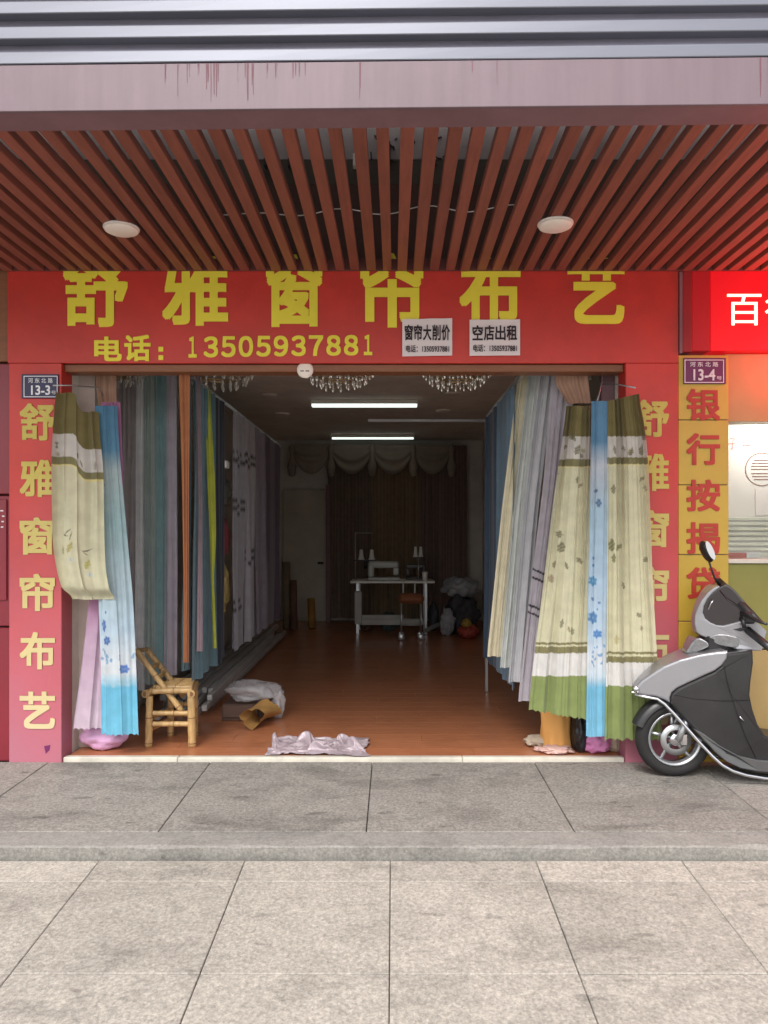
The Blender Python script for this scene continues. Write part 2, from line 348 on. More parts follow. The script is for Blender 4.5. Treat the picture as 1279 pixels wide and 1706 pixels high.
def pillar(px0, px1, label, chars, xs_, ys_, mats, ret):
    o = empty('pillar_banner', (PX((px0+px1)/2, YD), YD, zu(YD)), label, 'pillar')
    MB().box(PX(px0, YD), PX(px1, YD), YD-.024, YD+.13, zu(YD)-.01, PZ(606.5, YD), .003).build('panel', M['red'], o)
    for ch, ty, mt in zip(chars, ys_, mats):
        letters('character', ch, (xs_[0], xs_[1], ty, ty+62), YD-.0245, M[mt], o, .026)
    return o
pl = pillar(18, 105, 'red pillar banner with vertical yellow characters beside the bamboo chair', '舒雅窗帘布艺', (33, 92), (672, 766, 862, 956, 1053, 1152), ['cream_letter']*6, True)
pr = pillar(1040, 1127.5, 'red pillar banner partly covered by hanging curtains and the scooter', '舒雅窗帘布艺', (1056, 1114), (666, 756, 850, 944, 1048, 1145), ['cream_letter']*6, False)
# scratch on the left banner, shreds of an old sticker
MB().add([P(73, 1243, YD-.025), P(84, 1241, YD-.025), P(82, 1250, YD-.025), P(76, 1256, YD-.025)], [(0, 1, 2, 3)]).build('scuff', M['purple'], pl)

def notice(x0, x1, y0, y1, label, big, bigbox, tilt):
    o = empty('paper_notice', P((x0+x1)/2, y1, YF), label, 'notice')
    Y = YF-.009
    n = 12; vs = []; fs = []
    for i in range(n+1):
        for j in range(2):
            X = PX(x0+(x1-x0)*i/n, Y); vs.append((X, Y-.003-.003*math.sin(i*1.1)*(1 if j else .3), PZ((y1, y0)[j], Y)+tilt*(i/n)*.3))
    for i in range(n): fs.append((i*2, i*2+2, i*2+3, i*2+1))
    m = MB().add(vs, fs, True); b = len(m.v); m.add([(x, y+.0012, z) for x, y, z in vs], [f[::-1] for f in fs], True); m.build('sheet', M['paper'], o)
    YT = Y-.0075
    k = len(big); a, b2 = bigbox[0], bigbox[1]; stp = (b2-a)/k
    for i, ch in enumerate(big): letters('character', ch, (a+i*stp+.8, a+(i+1)*stp-.8, bigbox[2], bigbox[3]), YT, M['ink'], o, .022, .0012)
    tag(letters('lettering', '电话：13505937881', (x0+6, x1-5, y1-19, y1-7), YT, M['ink'], o, .014, .0012), kind='stuff')
    return o
notice(670, 753, 532, 594, 'white paper notice advertising a curtain price cut on the red signboard', '窗帘大削价', (673, 750, 541, 567), .02)
notice(782, 866, 533, 593, 'white paper notice offering the empty shop for rent', '空店出租', (786, 862, 542, 567), .01)

def plate(px0, px1, py0, py1, num, label, mt, Y):
    o = empty('address_plate', P((px0+px1)/2, py1, Y), label, 'address plate')
    MB().box(PX(px0, Y), PX(px1, Y), Y-.012, Y-.001, PZ(py1, Y), PZ(py0, Y), .002).build('plate', M[mt], o)
    Yb = Y-.0122; e = 2.2
    m = MB()
    for (a, b, c_, d) in ((px0+e, px1-e, py0+e, py0+e+1.3), (px0+e, px1-e, py1-e-1.3, py1-e), (px0+e, px0+e+1.3, py0+e+1.3, py1-e-1.3), (px1-e-1.3, px1-e, py0+e+1.3, py1-e-1.3)):
        m.box(PX(a, Yb), PX(b, Yb), Yb-.001, Yb-.0001, PZ(d, Yb), PZ(c_, Yb))
    m.build('border', M['plate_white'], o)
    wd = px1-px0
    for i, ch in enumerate('河东北路'): letters('character', ch, (px0+wd*(.16+.18*i), px0+wd*(.16+.18*i+.13), py0+6, py0+14), Yb, M['plate_white'], o, .01, .001)
    letters('number', num, (px0+wd*.24, px0+wd*.76, py0+18, py1-6), Yb, M['plate_white'], o, .02, .001)
    letters('character', '号', (px0+wd*.79, px0+wd*.92, py1-13, py1-7), Yb, M['plate_white'], o, .0, .001)
    return o
plate(37, 98, 624, 664, '13-3', 'navy address plate numbered 13-3 on the red pillar', 'navy', YD-.0245)
plate(1138, 1208, 597, 640, '13-4', 'purple address plate numbered 13-4 on the yellow tiled strip', 'purple', YD-.0145)

# ------------------------------------------------------------------ neighbour on the left
M['maroon'] = mk('maroon_panel', (128, 36, 48), .35, var=.08, rnd=.06)
nl = empty('neighbour_shopfront', (-3.2, YD, zu(YD)), 'dark red panelled shopfront beside the red pillar banner', 'shopfront')
xa = PX(17, YD)
MB().box(-5, xa, YD+.05, YD+.3, -.1, 3.0).build('wall', M['dark'], nl)
for (y0_, y1_) in ((606, 823), (826, 1043), (1046, 1268)):
    for (a_, b_) in ((-3.3, xa), (-4.25, -3.305)): MB().box(a_, b_-.003, YD+.0, YD+.049, PZ(y1_, YD), PZ(y0_, YD), .004).build('panel', M['maroon'], nl)
MB().box(-4.2, xa-.005, YD-.0, YD+.049, PZ(602, YD), 2.97, .004).build('wooden_board', M['brown'], nl)
MB().box(PX(-70, YD), PX(12, YD), YD-.012, YD-.001, PZ(1000, YD), PZ(832, YD), .003).build('door_plate', M['maroon'], nl)
for i in range(4):
    y_ = 850+i*9; MB().box(PX(2+(i*3) % 4, YD), PX(7+(i*2) % 3, YD), YD-.0135, YD-.0122, PZ(y_+2.2, YD), PZ(y_, YD)).build('worn_mark', M['paper'], nl)

# ------------------------------------------------------------------ neighbour on the right
YN = YD
nr = empty('loan_office_front', (2.6, YD, zu(YD)), 'yellow office front with window beside the red banner', 'shopfront')
xs0, xs1 = PX(1128.6, YD), PX(1212, YD)
jy = [592, 700, 808, 924, 1035, 1150, 1275]
for i in range(6): MB().box(xs0, xs1, YD-.014, YD+.12, PZ(jy[i+1]-.7, YD), PZ(jy[i]+.7, YD), .003).build('yellow_tile', M['yellow_tile'], nr)
MB().box(xs0+.004, xs1-.004, YD-.006, YD+.1, zu(YD)-.02, PZ(592, YD)).build('joint_backing', M['mortar'], nr)
for ch, ty in zip('银行按揭贷', (648, 722, 799, 870, 945)): letters('character', ch, (1143, 1199, ty, ty+53), YD-.0145, M['red_letter'], nr, .026)
X2 = 5.0; YW = YD+.04
MB().box(xs1+.001, X2, YW, YW+.15, PZ(702, YW), PZ(590, YW)).build('wall_over_window', M['ochre'], nr)
MB().box(xs1+.001, X2, YW, YW+.15, PZ(1081, YW), PZ(939, YW), .003).build('wall_panel', M['olive_wall'], nr)
MB().box(xs1+.001, X2, YW-.01, YW+.15, zu(YD)-.05, PZ(1083, YW), .003).build('wall_panel', M['ochre'], nr)
sill = MB().box(xs1+.001, X2, YW-.02, YW+.16, PZ(938.5, YW), PZ(931, YW), .003).build('window_sill', M['threshold'], nr)
glass = bpy.data.materials.new('window_glass'); glass.use_nodes = True
g = glass.node_tree; g.nodes.clear(); gb = g.nodes.new('ShaderNodeBsdfGlossy'); gb.inputs['Roughness'].default_value = .02; gt = g.nodes.new('ShaderNodeBsdfTransparent'); gt.inputs[0].default_value = (.93, .96, .94, 1)
fr = g.nodes.new('ShaderNodeFresnel'); fr.inputs[0].default_value = 1.5; gm = g.nodes.new('ShaderNodeMixShader'); go = g.nodes.new('ShaderNodeOutputMaterial')
g.links.new(fr.outputs[0], gm.inputs[0]); g.links.new(gt.outputs[0], gm.inputs[1]); g.links.new(gb.outputs[0], gm.inputs[2]); g.links.new(gm.outputs[0], go.inputs[0])
wn = MB().box(xs1+.002, 3.6, YW+.05, YW+.056, PZ(930.8, YW), PZ(702.5, YW)).build('window_pane', glass, nr)
M['office_white'] = mk('office_board', (222, 214, 212), .5, var=.04)
Yo = YW+.62
MB().box(xs1+.001, X2, Yo+.02, Yo+.05, .3, 2.6).build('inner_board', M['office_white'], nr)
MB().box(xs1+.001, X2, YW+.151, Yo+.019, 2.6, 2.63).build('office_ceiling', M['office_white'], nr)
MB().box(xs1+.001, xs1+.02, YW+.151, Yo+.019, .3, 2.599).build('office_side_wall', M['office_white'], nr)
MB().box(xs1+.021, X2, YW+.165, Yo+.019, PZ(950, YW), PZ(941, YW)).build('office_desk', M['office_white'], nr)
M['office_lamp'] = mk('office_lamp', (255, 255, 255), .5, emit=((255, 250, 245), 6))
ol = empty('office_lamp', (PX(1272, Yo), Yo-.03, PZ(712, Yo)), 'small bright lamp on the white board inside the office window', 'lamp')
MB().lathe([(.0, -.03), (.03, -.026), (.045, -.01), (.045, .03)], (PX(1272, Yo), Yo-.012, PZ(712, Yo)), 20, 'y').build('bulb_cover', M['office_lamp'], ol)
lp = bpy.data.lights.new('office_light', 'POINT'); lp.energy = 5; lp.shadow_soft_size = .05; lp.color = (1, .96, .92); lo = bpy.data.objects.new('office_light', lp); C.objects.link(lo); lo.parent = ol; lo.location = (0, -.12, 0)
# emblem ring with bars on the board
M['emblem'] = mk('emblem_brown', (124, 84, 74), .6); M['script'] = mk('script_red', (170, 110, 105), .6)
cx, cy, rr = 1269, 782, 28
m = MB(); n = 40; Ye = Yo+.018
for q in range(n):
    a0, a1 = 2*math.pi*q/n, 2*math.pi*(q+1)/n
    m.add([P(cx+(rr-k)*math.cos(t), cy+(rr-k)*math.sin(t), Ye) for t, k in ((a0, 0), (a1, 0), (a1, 1.6), (a0, 1.6))], [(0, 1, 2, 3)])
for yy in (766, 771, 776, 781, 788, 793, 798):
    hw = math.sqrt(max(1, 23**2-(yy-cy)**2)); m.add([P(cx-hw*.8, yy, Ye), P(cx+hw*.8, yy, Ye), P(cx+hw*.8, yy+1.6, Ye), P(cx-hw*.8, yy+1.6, Ye)], [(0, 1, 2, 3)])
m.build('emblem', M['emblem'], nr)
for ch, bx in (('子', (1214, 1226, 730, 749)), ('皿', (1237, 1250, 724, 743)), ('上', (1260, 1275, 720, 738))): letters('character', ch, bx, Ye, M['script'], nr, .0, .001)
pb = MB().box(PX(1258, Ye), PX(1300, Ye), Ye-.006, Ye-.001, PZ(858, Ye), PZ(815, Ye)).build('pinned_paper', M['paper'], nr)
M['blind'] = mk('blind_slat', (206, 204, 192), .5)
for i in range(8):
    yy = 862+i*8.4; MB().box(xs1+.004, 3.3, Ye-.02, Ye-.004, PZ(yy+5, Ye), PZ(yy, Ye), .002).build('blind_slat', M['blind'], nr)
M['salmon'] = mk('salmon_box', (198, 104, 92), .5)
tag(MB().box(PX(1219, YW), PX(1251, YW), YW+.066, YW+.098, PZ(930.8, YW)+.001, PZ(921.5, YW), .003).build('box', M['salmon']), 'small salmon pink box on the window sill of the office', 'box')
tag(MB().box(PX(1252, YW), PX(1276, YW), YW+.066, YW+.098, PZ(930.8, YW)+.001, PZ(920.5, YW), .003).build('box', M['paper']), 'small white box on the window sill of the office', 'box')
# red LED sign above: gives off light
led = empty('led_sign', (2.7, YD, 2.3), 'glowing red illuminated sign with pale characters above the yellow office front', 'sign')
M['led_red'] = mk('led_red', (190, 16, 26), .5, var=.03, emit=((230, 8, 22), .24)); M['led_white'] = mk('led_white', (255, 240, 210), .5, emit=((255, 226, 190), .8)); M['led_side'] = mk('led_side', (160, 20, 28), .5, var=.05, emit=((225, 8, 22), .06)); M['led_dim'] = mk('led_frame', (142, 30, 34), .5)
MB().box(PX(1150, YD), PX(1181, YD)-.001, YD-.02, YD+.10, PZ(586, YD), PZ(452, YD), .004).build('side_panel', M['led_side'], led)
MB().box(PX(1181, YD), 4.6, YD-.02, YD+.10, PZ(586, YD), PZ(452, YD), .004).build('light_panel', M['led_red'], led)
MB().box(PX(1129, YD), PX(1134, YD), YD-.03, YD+.10, PZ(590, YD), 2.948, .002).build('frame', M['beam'], led)
MB().box(PX(1134.4, YD), PX(1149.6, YD), YD-.028, YD+.10, PZ(588, YD), PZ(448, YD), .003).build('frame', M['led_dim'], led)
gl_ = bpy.data.lights.new('led_glow', 'POINT'); gl_.shadow_soft_size = .12; gl_.energy = 13; gl_.color = (1, .03, .05)
go_ = bpy.data.objects.new('led_glow', gl_); C.objects.link(go_); go_.parent = led; go_.location = Vector((2.55, YD-.2, 2.50))-Vector(led.location)
letters('character', '百', (1211, 1268, 490, 542), YD-.0205, M['led_white'], led, 0, .003)
letters('character', '行', (1274, 1330, 490, 542), YD-.0205, M['led_white'], led, 0, .003)

# ------------------------------------------------------------------ canopy: slats, beam, fascia, ribbed cladding
M['end_batten'] = mk('end_batten', (96, 50, 44), .7, var=.2)
can = empty('canopy', (0, 3.7, 2.976), 'slatted wooden canopy with ribbed steel fascia over the pavement', 'canopy')
ZS = 2.95
def fy(x): return 2.814-.0172*x                       # front line, slightly askew to the shop
def askew(mb): mb.v = [(x, y+fy(x), z) for x, y, z in mb.v]; return mb
me_s = None
for k in range(-38, 38):
    X = PX(597.5, 2.955)+.095*k
    wp = random.uniform(-.005, .005); o_ = MB().box(X-.0265+random.uniform(-.0025, .0025), X+.0265+random.uniform(-.0025, .0025), fy(X)+.140, YD-.038, ZS+random.uniform(-.003, .003), ZS+.042, .002); o_.v = [(x+wp*(y-3.7), y, z+.003*wp*200*(y-3.7)) for x, y, z in o_.v]; o_.build('slat', M['slat'], can)
MB().box(-4.2, 4.2, YD-.0215-.016, YD-.0225, ZS+.001, ZS+.072, .002).build('end_batten', M['end_batten'], can)
askew(MB().box(-4.2, 4.2, .003, .14, ZS-.004, ZS+.16, .003)).build('beam', M['beam'], can)
askew(MB().box(-4.2, 4.2, -.012, .0025, ZS-.010, 3.113, .002)).build('fascia', M['pink_fascia'], can)
# rust runs on the fascia
M['run'] = mk('rust_run', (104, 66, 76), .7, var=.3)
m = MB()
for (a_, b_, n_) in ((270, 440, 22), (440, 510, 10), (598, 606, 2), (784, 786, 1), (825, 827, 1), (1243, 1276, 5)):
    for i in range(n_):
        px = random.uniform(a_, b_); ln = random.uniform(14, 30) if a_ > 430 and a_ < 560 else random.uniform(18, 68); X = PX(px, 2.81); w_ = random.uniform(.001, .0028)
        zt = 3.112; zb = max(ZS-.006, zt-ln*2.81/F); Y = fy(X)-.0132
        m.add([(X-w_, Y, zt), (X+w_, Y, zt), (X+w_*.7+random.uniform(-.002, .002), Y, (zt+zb)/2), (X+w_*.4, Y, zb), (X-w_*.4, Y, zb), (X-w_*.8, Y, (zt+zb)/2)], [(0, 1, 2, 3, 4, 5)])
tag(m.build('rust_runs', M['run'], can), kind='stuff')
pit = .094
for k in range(11):
    z0 = 3.118+k*pit; n = 30; vs = []; fs = []
    sec = [(.002, 0), (-.004, .006), (-.004, .046), (.0, .05), (.036, .0585), (.036, .0905), (.0, .0935)]
    sec = [(.03, -.001), (-.006, .004), (-.008, .01), (-.008, .044), (-.004, .049), (.034, .056)]
    # a flat bright face, then a face that leans out over the one below
    sec = [(.040, .0), (-.008, .001), (-.010, .004), (-.010, .042), (-.008, .046), (.040, .049)]
    for i in range(n+1):
        x = -4.2+8.4*i/n
        for (dy, dz) in sec: vs.append((x, fy(x)+dy+.004*mnoise.noise((x*.7, k*2.3, dz*9)), z0+dz))
    ns = len(sec)
    for i in range(n):
        for j in range(ns-1): fs.append((i*ns+j, i*ns+j+1, (i+1)*ns+j+1, (i+1)*ns+j))
    MB().add(vs, fs, False).build('cladding_rib', M['steel'], can)
askew(MB().box(-4.2, 4.2,   .030, .06, 3.117, 4.15)).build('backing', M['groove'], can)
MB().box(-4.2, 4.2, 2.90, 4.40, 4.2, 4.22).build('added_light_cover', M['alu'], can)  # unseen cover added to cut the daylight reaching the upper wall
# what shows through the gaps: cable, old wiring boxes
m = MB(); pts = [Vector((PX(360+i*20, 3.95), 3.95-.004*i+.02*math.sin(i), ZS+.075+.012*math.sin(i*.8))) for i in range(26)]; m.tube(pts, .003, 5); m.build('cable', M['white'], can)
for px, wd_, hg, mt in ((588, 14, 20, 'white'), (640, 10, 40, 'black'), (740, 16, 9, 'black'), (775, 16, 9, 'black'), (810, 16, 9, 'black'), (440, 14, 12, 'black'), (480, 14, 12, 'black')):
    MB().box(PX(px, YD), PX(px+wd_, YD), YD-.02, YD+.028, PZ(278, YD), PZ(278-hg, YD)).build('junction_box', M[mt], can)
M['scrawl'] = mk('scrawl', (60, 54, 54), .9)
m = MB()
for i in range(26):
    px, py = random.uniform(610, 760), random.uniform(212, 268); a_ = random.uniform(0, 3.1); l_ = random.uniform(5, 14)
    m.tube([P(px, py, YD+.028), P(px+l_*math.cos(a_)*.6, py+l_*math.sin(a_), YD+.028), P(px+l_*math.cos(a_), py+l_*math.sin(a_)*1.1, YD+.028)], .005, 4)
tag(m.build('scrawl', M['scrawl'], can), kind='stuff')
for px, py, lab in ((202, 383, 'round white canopy light above the first yellow character of the signboard'), (925, 376, 'round white canopy light above the last yellow character of the signboard')):
    Y = (ZS-.012-EYE)*F/(VY-py); c = P(px, py, Y)
    o = empty('ceiling_light', (c.x, c.y, ZS-.022), lab, 'light', 'round canopy lights')
    MB().lathe([(.0, -.022), (.07, -.021), (.084, -.014), (.088, -.004)], (c.x, c.y, ZS-.004), 28).build('diffuser', M['lamp'], o)
    MB().lathe([(.088, -.0039), (.091, -.003), (.091, .004)], (c.x, c.y, ZS-.004), 28).build('rim', M['white'], o)
#@@PART2
# ------------------------------------------------------------------ curtains
def smooth(t): t = np.clip(t, 0, 1); return t*t*(3-2*t)
def grid_mesh(name, V, nu, nv, col, mat, parent=None):
    me = bpy.data.meshes.new(name)
    idx = np.arange(nu*nv).reshape(nv, nu); q = np.stack([idx[:-1, :-1], idx[:-1, 1:], idx[1:, 1:], idx[1:, :-1]], -1).reshape(-1, 4)
    me.vertices.add(nu*nv); me.vertices.foreach_set('co', V.reshape(-1).astype(np.float32))
    me.loops.add(q.size); me.loops.foreach_set('vertex_index', q.reshape(-1).astype(np.int32))
    me.polygons.add(len(q)); me.polygons.foreach_set('loop_start', np.arange(0, q.size, 4, dtype=np.int32)); me.polygons.foreach_set('loop_total', np.full(len(q), 4, dtype=np.int32))
    me.polygons.foreach_set('use_smooth', np.ones(len(q), bool)); me.update(); me.validate()
    at = me.color_attributes.new('Col', 'FLOAT_COLOR', 'POINT'); rgba = np.concatenate([col.reshape(-1, 3), np.ones((nu*nv, 1))], 1); at.data.foreach_set('color', rgba.reshape(-1).astype(np.float32))
    return link(name, me, mat, parent)
def wav(U, V, n, seed, wob=.5):
    """fold pattern: tight pleats at the top that merge into fewer, uneven folds below"""
    r = np.random.default_rng(seed); ph = r.uniform(0, 6.28, 10)
    warp = wob*(1.5*np.sin(2*np.pi*U*.9+ph[0]+.35*V)+.9*np.sin(2*np.pi*U*2.3+ph[1]-.5*V)+.5*np.sin(2*np.pi*U*4.1+ph[6]))
    f1 = 2*np.pi*n*U+ph[2]+warp*2.4+.25*np.sin(1.6*V+ph[3]); f2 = 2*np.pi*n*.46*U+ph[4]+warp*1.9+.2*V
    t = np.clip(V/3*1.15-.1, 0, 1); t = t*t*(3-2*t)
    g = lambda q: 1-2*np.abs(np.sin(q/2))**1.5
    env = np.clip(.55+.6*np.sin(2*np.pi*U*1.4+ph[7]+.15*V), .12, 1.1); env2 = np.clip(.6+.6*np.sin(2*np.pi*U*1.1+ph[8]-.1*V), .15, 1.15)
    a = (g(f1)*(1-.72*t)*env+1.05*env2*g(f2)*(.25+.75*t))+.12*np.sin(3.1*V+5*U+ph[9])*t+.06*np.sin(2*np.pi*n*2.1*U+ph[5]+warp*3+.6*V)
    b = np.sin(f1)*(1-.7*t)+np.sin(f2)*t
    return .8*a, .7*b
def interp_rows(rows, py):
    rows = sorted(rows); ys = [r[0] for r in rows]
    # smooth interpolation through the given rows
    out = []
    for k in range(1, len(rows[0])):
        out.append(np.interp(py, ys, [r[k] for r in rows]))
    return out
def blur_rows(a, n):
    k = np.ones(n)/n; return np.convolve(np.pad(a, (n//2, n-1-n//2), mode='edge'), k, 'valid')
def curtain_px(name, rows, label, colf, n=6, amp=.02, mat=None, group=None, res=.006, seed=1, top_tight=.5, wob=.55, scallop=0, topf=None, cat='curtain', parent=None, curl=0, hemf=None):
    """rows: (py, px_left, px_right, depth_left, depth_right); a hanging cloth with real folds"""
    rows = sorted(rows); p0, p1 = rows[0][0], rows[-1][0]; Ym = np.mean([r[3] for r in rows])
    nv = max(20, int((p1-p0)*Ym/F/res)); nu = max(24, int(max(abs(r[2]-r[1]) for r in rows)*Ym/F/res*1.6))
    py = np.linspace(p0, p1, nv); xl, xr, yl, yr = [blur_rows(q, max(3, nv//9)) for q in interp_rows(rows, py)]
    U, T = np.meshgrid(np.linspace(0, 1, nu), np.linspace(0, 1, nv))
    PYg = np.repeat(py[:, None], nu, 1).copy()
    if topf is not None: PYg = PYg+topf(U)*(1-T)
    if scallop: PYg = PYg+(T**6)*(-scallop*np.abs(np.sin(U*np.pi*scallop_n(xr[-1]-xl[-1]))))
    if hemf is not None: PYg = PYg+hemf(U)*T**1.5
    Yd = yl[:, None]*(1-U)+yr[:, None]*U
    px = xl[:, None]*(1-U)+xr[:, None]*U
    w1, w2 = wav(U, T*3, n, seed, wob)
    am = amp*(top_tight+(1-top_tight)*smooth(T*1.3))
    X = (px-VX)/F*Yd; Z = EYE+(VY-PYg)/F*Yd
    wid = np.abs(xr-xl)[:, None]/F*Yd/n
    edge = np.minimum(1, np.minimum(U, 1-U)*12)
    X = X+w2*np.minimum(am*.45, wid*.22)*edge; Y = Yd+w1*am
    if curl:
        k = smooth((T-.9)/.1); Y = Y+k*curl; Z = Z+k*curl*.6
    col = colf(px, PYg, U, T)*(.9 if mat is None else 1.0)
    V = np.stack([X, Y, Z], -1)
    o = grid_mesh(name, V, nu, nv, col, mat or FAB, parent)
    if parent is None: tag(o, label, cat, group)
    return o
def scallop_n(w): return max(2, round(w/9.0))
def solid(c, var=.06):
    def f(px, py, U, T):
        return np.ones(px.shape+(1,))*lin(c)
    return f
def bands(stops, prints=(), fade=()):
    """stops: (py_from, colour); hard steps unless py listed in fade"""
    def f(px, py, U, T):
        out = np.zeros(px.shape+(3,)); ys = [s_[0] for s_ in stops]; cs = [lin(s_[1]) for s_ in stops]
        if fade == 'all':
            for k in range(3): out[..., k] = np.interp(py, ys, [c_[k] for c_ in cs])
        else:
            for y0, c_ in zip(ys, cs): out = np.where((py >= y0)[..., None], c_, out)
        for (cx, cy, rx, ry, an, c_, st) in prints:
            a_ = R(an); dx, dy = px-cx, py-cy; u = (dx*math.cos(a_)+dy*math.sin(a_))/rx; v = (-dx*math.sin(a_)+dy*math.cos(a_))/ry
            if fade == 'all':                                   # printed flowers: ragged petals, pale heart
                d = u*u+v*v+.22*np.sin(6*np.arctan2(v, u)+cx)*(1 if st == 2 else .2)
                m = np.clip((1.0-d)*2.2, 0, 1)[..., None]*.85; core = np.clip(1-(u*u+v*v)*9, 0, 1)[..., None]*m*.45
                out = out*(1-m)+lin(c_)*m; out = out*(1-core)+lin((170, 200, 225))*core
            else:                                               # printed leaves: pointed, with a vein
                e = 1-v*v-np.abs(u)*(1.25+.25*np.sin(v*9))
                m = np.clip(e*4.0, 0, 1)[..., None]*.92*(.8+.2*np.sin(u*7+v*11))[..., None]
                vein = np.clip(1-np.abs(u)*5, 0, 1)[..., None]*m
                out = out*(1-m)+lin(c_)*m; out = out*(1-vein*.35)
        return out
    return f
def leafset(x0, x1, y0, y1, n, cs, seed, r=(3, 6), st=1):
    q = random.Random(seed); return [(q.uniform(x0, x1), q.uniform(y0, y1), q.uniform(*r), q.uniform(*r)*1.4, q.uniform(-40, 40), q.choice(cs), st) for _ in range(n)]
OLIVE, OLV2, CREAM, WHITE_, GREEN, LEAF = (122, 112, 70), (136, 130, 92), (214, 210, 178), (208, 204, 196), (136, 150, 92), (122, 116, 88)
# --- right of the opening: two cream panels with a blue one between them
prL = leafset(905, 975, 780, 1075, 7, [LEAF, (150, 136, 110)], 3)+[(931, 890, 9, 7, 20, LEAF, 1), (934, 912, 8, 11, 10, LEAF, 2), (924, 938, 4, 5, 0, (170, 150, 125), 1), (917, 964, 5, 8, 0, (160, 138, 116), 1), (934, 1038, 5, 9, 15, LEAF, 2), (961, 800, 3, 7, 0, LEAF, 1)]+leafset(935, 978, 720, 760, 6, [LEAF, (170, 160, 120)], 5, (3, 7), 2)
cR = bands([(0, OLIVE), (727, WHITE_), (765, OLV2), (777, (225, 215, 160)), (779, CREAM), (1070, OLV2), (1074, CREAM), (1077, OLV2), (1088, (222, 220, 216)), (1126, GREEN)], prL)
grp = 'curtains displayed outside at the shop opening'
curtain_px('curtain', [(676, 944, 990, 4.52, 4.50), (740, 936, 990, 4.52, 4.49), (850, 921, 988, 4.51, 4.48), (1000, 903, 986, 4.50, 4.48), (1100, 890, 984, 4.50, 4.48), (1198, 880, 984, 4.50, 4.47)],
           'cream curtain with olive header and green hem between lavender grey and blue curtains', cR, n=8, amp=.026, seed=4, top_tight=.8, res=.005, scallop=3, group=grp, hemf=lambda U: -14*(1-U)+4*U)
prB = [(997, 838, 5, 8, 0, (70, 100, 140), 2), (987, 990-22, 7, 9, 0, (60, 130, 175), 2), (987, 1029, 8, 11, 0, (58, 120, 175), 2), (994, 1056, 8, 8, 0, (50, 120, 190), 2), (988, 942, 2.4, 3, 0, (70, 110, 160), 1), (988, 930, 2, 3, 0, (70, 110, 160), 1), (992, 818, 3, 4, 30, (70, 95, 130), 1), (986, 998, 2.5, 4, -30, (70, 110, 160), 1), (998, 1004, 2, 2.5, 0, (70, 110, 160), 1), (995, 1015, 2, 2.5, 0, (70, 110, 160), 1)]+leafset(982, 1008, 1070, 1110, 14, [(110, 160, 205)], 8, (1.4, 2.8), 1)
cB = bands([(660, (98, 142, 176)), (735, (96, 140, 172)), (775, (190, 196, 206)), (850, (170, 196, 212)), (950, (176, 200, 220)), (1060, (190, 210, 226)), (1100, (220, 226, 232)), (1128, (206, 222, 232)), (1145, (120, 186, 216)), (1230, (126, 190, 220))], prB, 'all')
curtain_px('curtain', [(668, 985, 1012, 4.47, 4.46), (740, 984, 1014, 4.465, 4.46), (850, 982, 1014, 4.46, 4.455), (1000, 979, 1011, 4.455, 4.45), (1227, 976, 1011, 4.45, 4.45)],
           'narrow blue curtain with dark blue flowers hanging between two cream curtains', cB, n=3, amp=.016, seed=9, res=.005, group=grp)
prR = leafset(1020, 1085, 790, 1060, 5, [LEAF, (150, 136, 110)], 13)+[(1019, 908, 6, 12, 0, (110, 112, 66), 2), (1022, 930, 5, 9, 0, (110, 112, 66), 2), (1030, 912, 4, 8, 30, (130, 126, 80), 2), (1076, 932, 6, 6, 40, LEAF, 1), (1027, 1066, 6, 9, 0, (190, 180, 130), 1), (1021, 815, 5, 9, 0, LEAF, 1)]+leafset(1020, 1075, 728, 755, 6, [LEAF, (170, 160, 120)], 15, (3, 8), 2)
cR2 = bands([(0, OLIVE), (727, WHITE_), (762, OLV2), (773, (225, 215, 160)), (775, CREAM), (1086, OLV2), (1090, CREAM), (1094, OLV2), (1104, (222, 220, 216)), (1143, GREEN)], prR)
curtain_px('curtain', [(656, 1012, 1062, 4.46, 4.45), (722, 1012, 1075, 4.46, 4.44), (800, 1011, 1080, 4.455, 4.43), (950, 1011, 1086, 4.45, 4.42), (1100, 1009, 1096, 4.45, 4.41), (1234, 1006, 1104, 4.45, 4.41)],
           'cream curtain with olive header and green hem overlapping the red pillar banner beside the scooter', cR2, n=9, amp=.028, seed=22, top_tight=.8, res=.005, scallop=3, group=grp, topf=lambda U: 12*(1-U))
# --- left of the opening
twig = [(112, 886, 13, 1.2, -35, (70, 58, 50), 1), (108, 892, 8, 1.2, 10, (70, 58, 50), 1), (118, 893, 1.2, 9, 15, (80, 66, 54), 1), (116, 912, 6, 11, 25, (176, 168, 96), 2), (101, 917, 2.5, 8, 0, (160, 158, 100), 1),
        (148, 892, 12, 1.2, -32, (70, 58, 50), 1), (145, 898, 7, 1.2, 10, (70, 58, 50), 1), (148, 916, 5, 11, 15, (186, 180, 96), 2), (118, 932, 9, 3, 0, (200, 210, 205), 1), (152, 932, 8, 4, 0, (200, 210, 205), 1)]
prl = twig+[(93, 738, 2, 3, 0, LEAF, 1), (93, 744, 2, 3, 0, LEAF, 1), (94, 756, 3, 4, 0, (170, 160, 130), 1), (130, 748, 4, 8, 20, LEAF, 2), (138, 752, 3, 6, -20, LEAF, 2), (158, 750, 5, 9, 0, (160, 150, 130), 1)]
cl0 = bands([(0, OLIVE), (722, WHITE_), (761, OLV2), (773, (226, 214, 150)), (776, CREAM)], prl)
def cl(px, py, U, T): return cl0(px, py-26*smooth((U-.35)/.35), U, T)
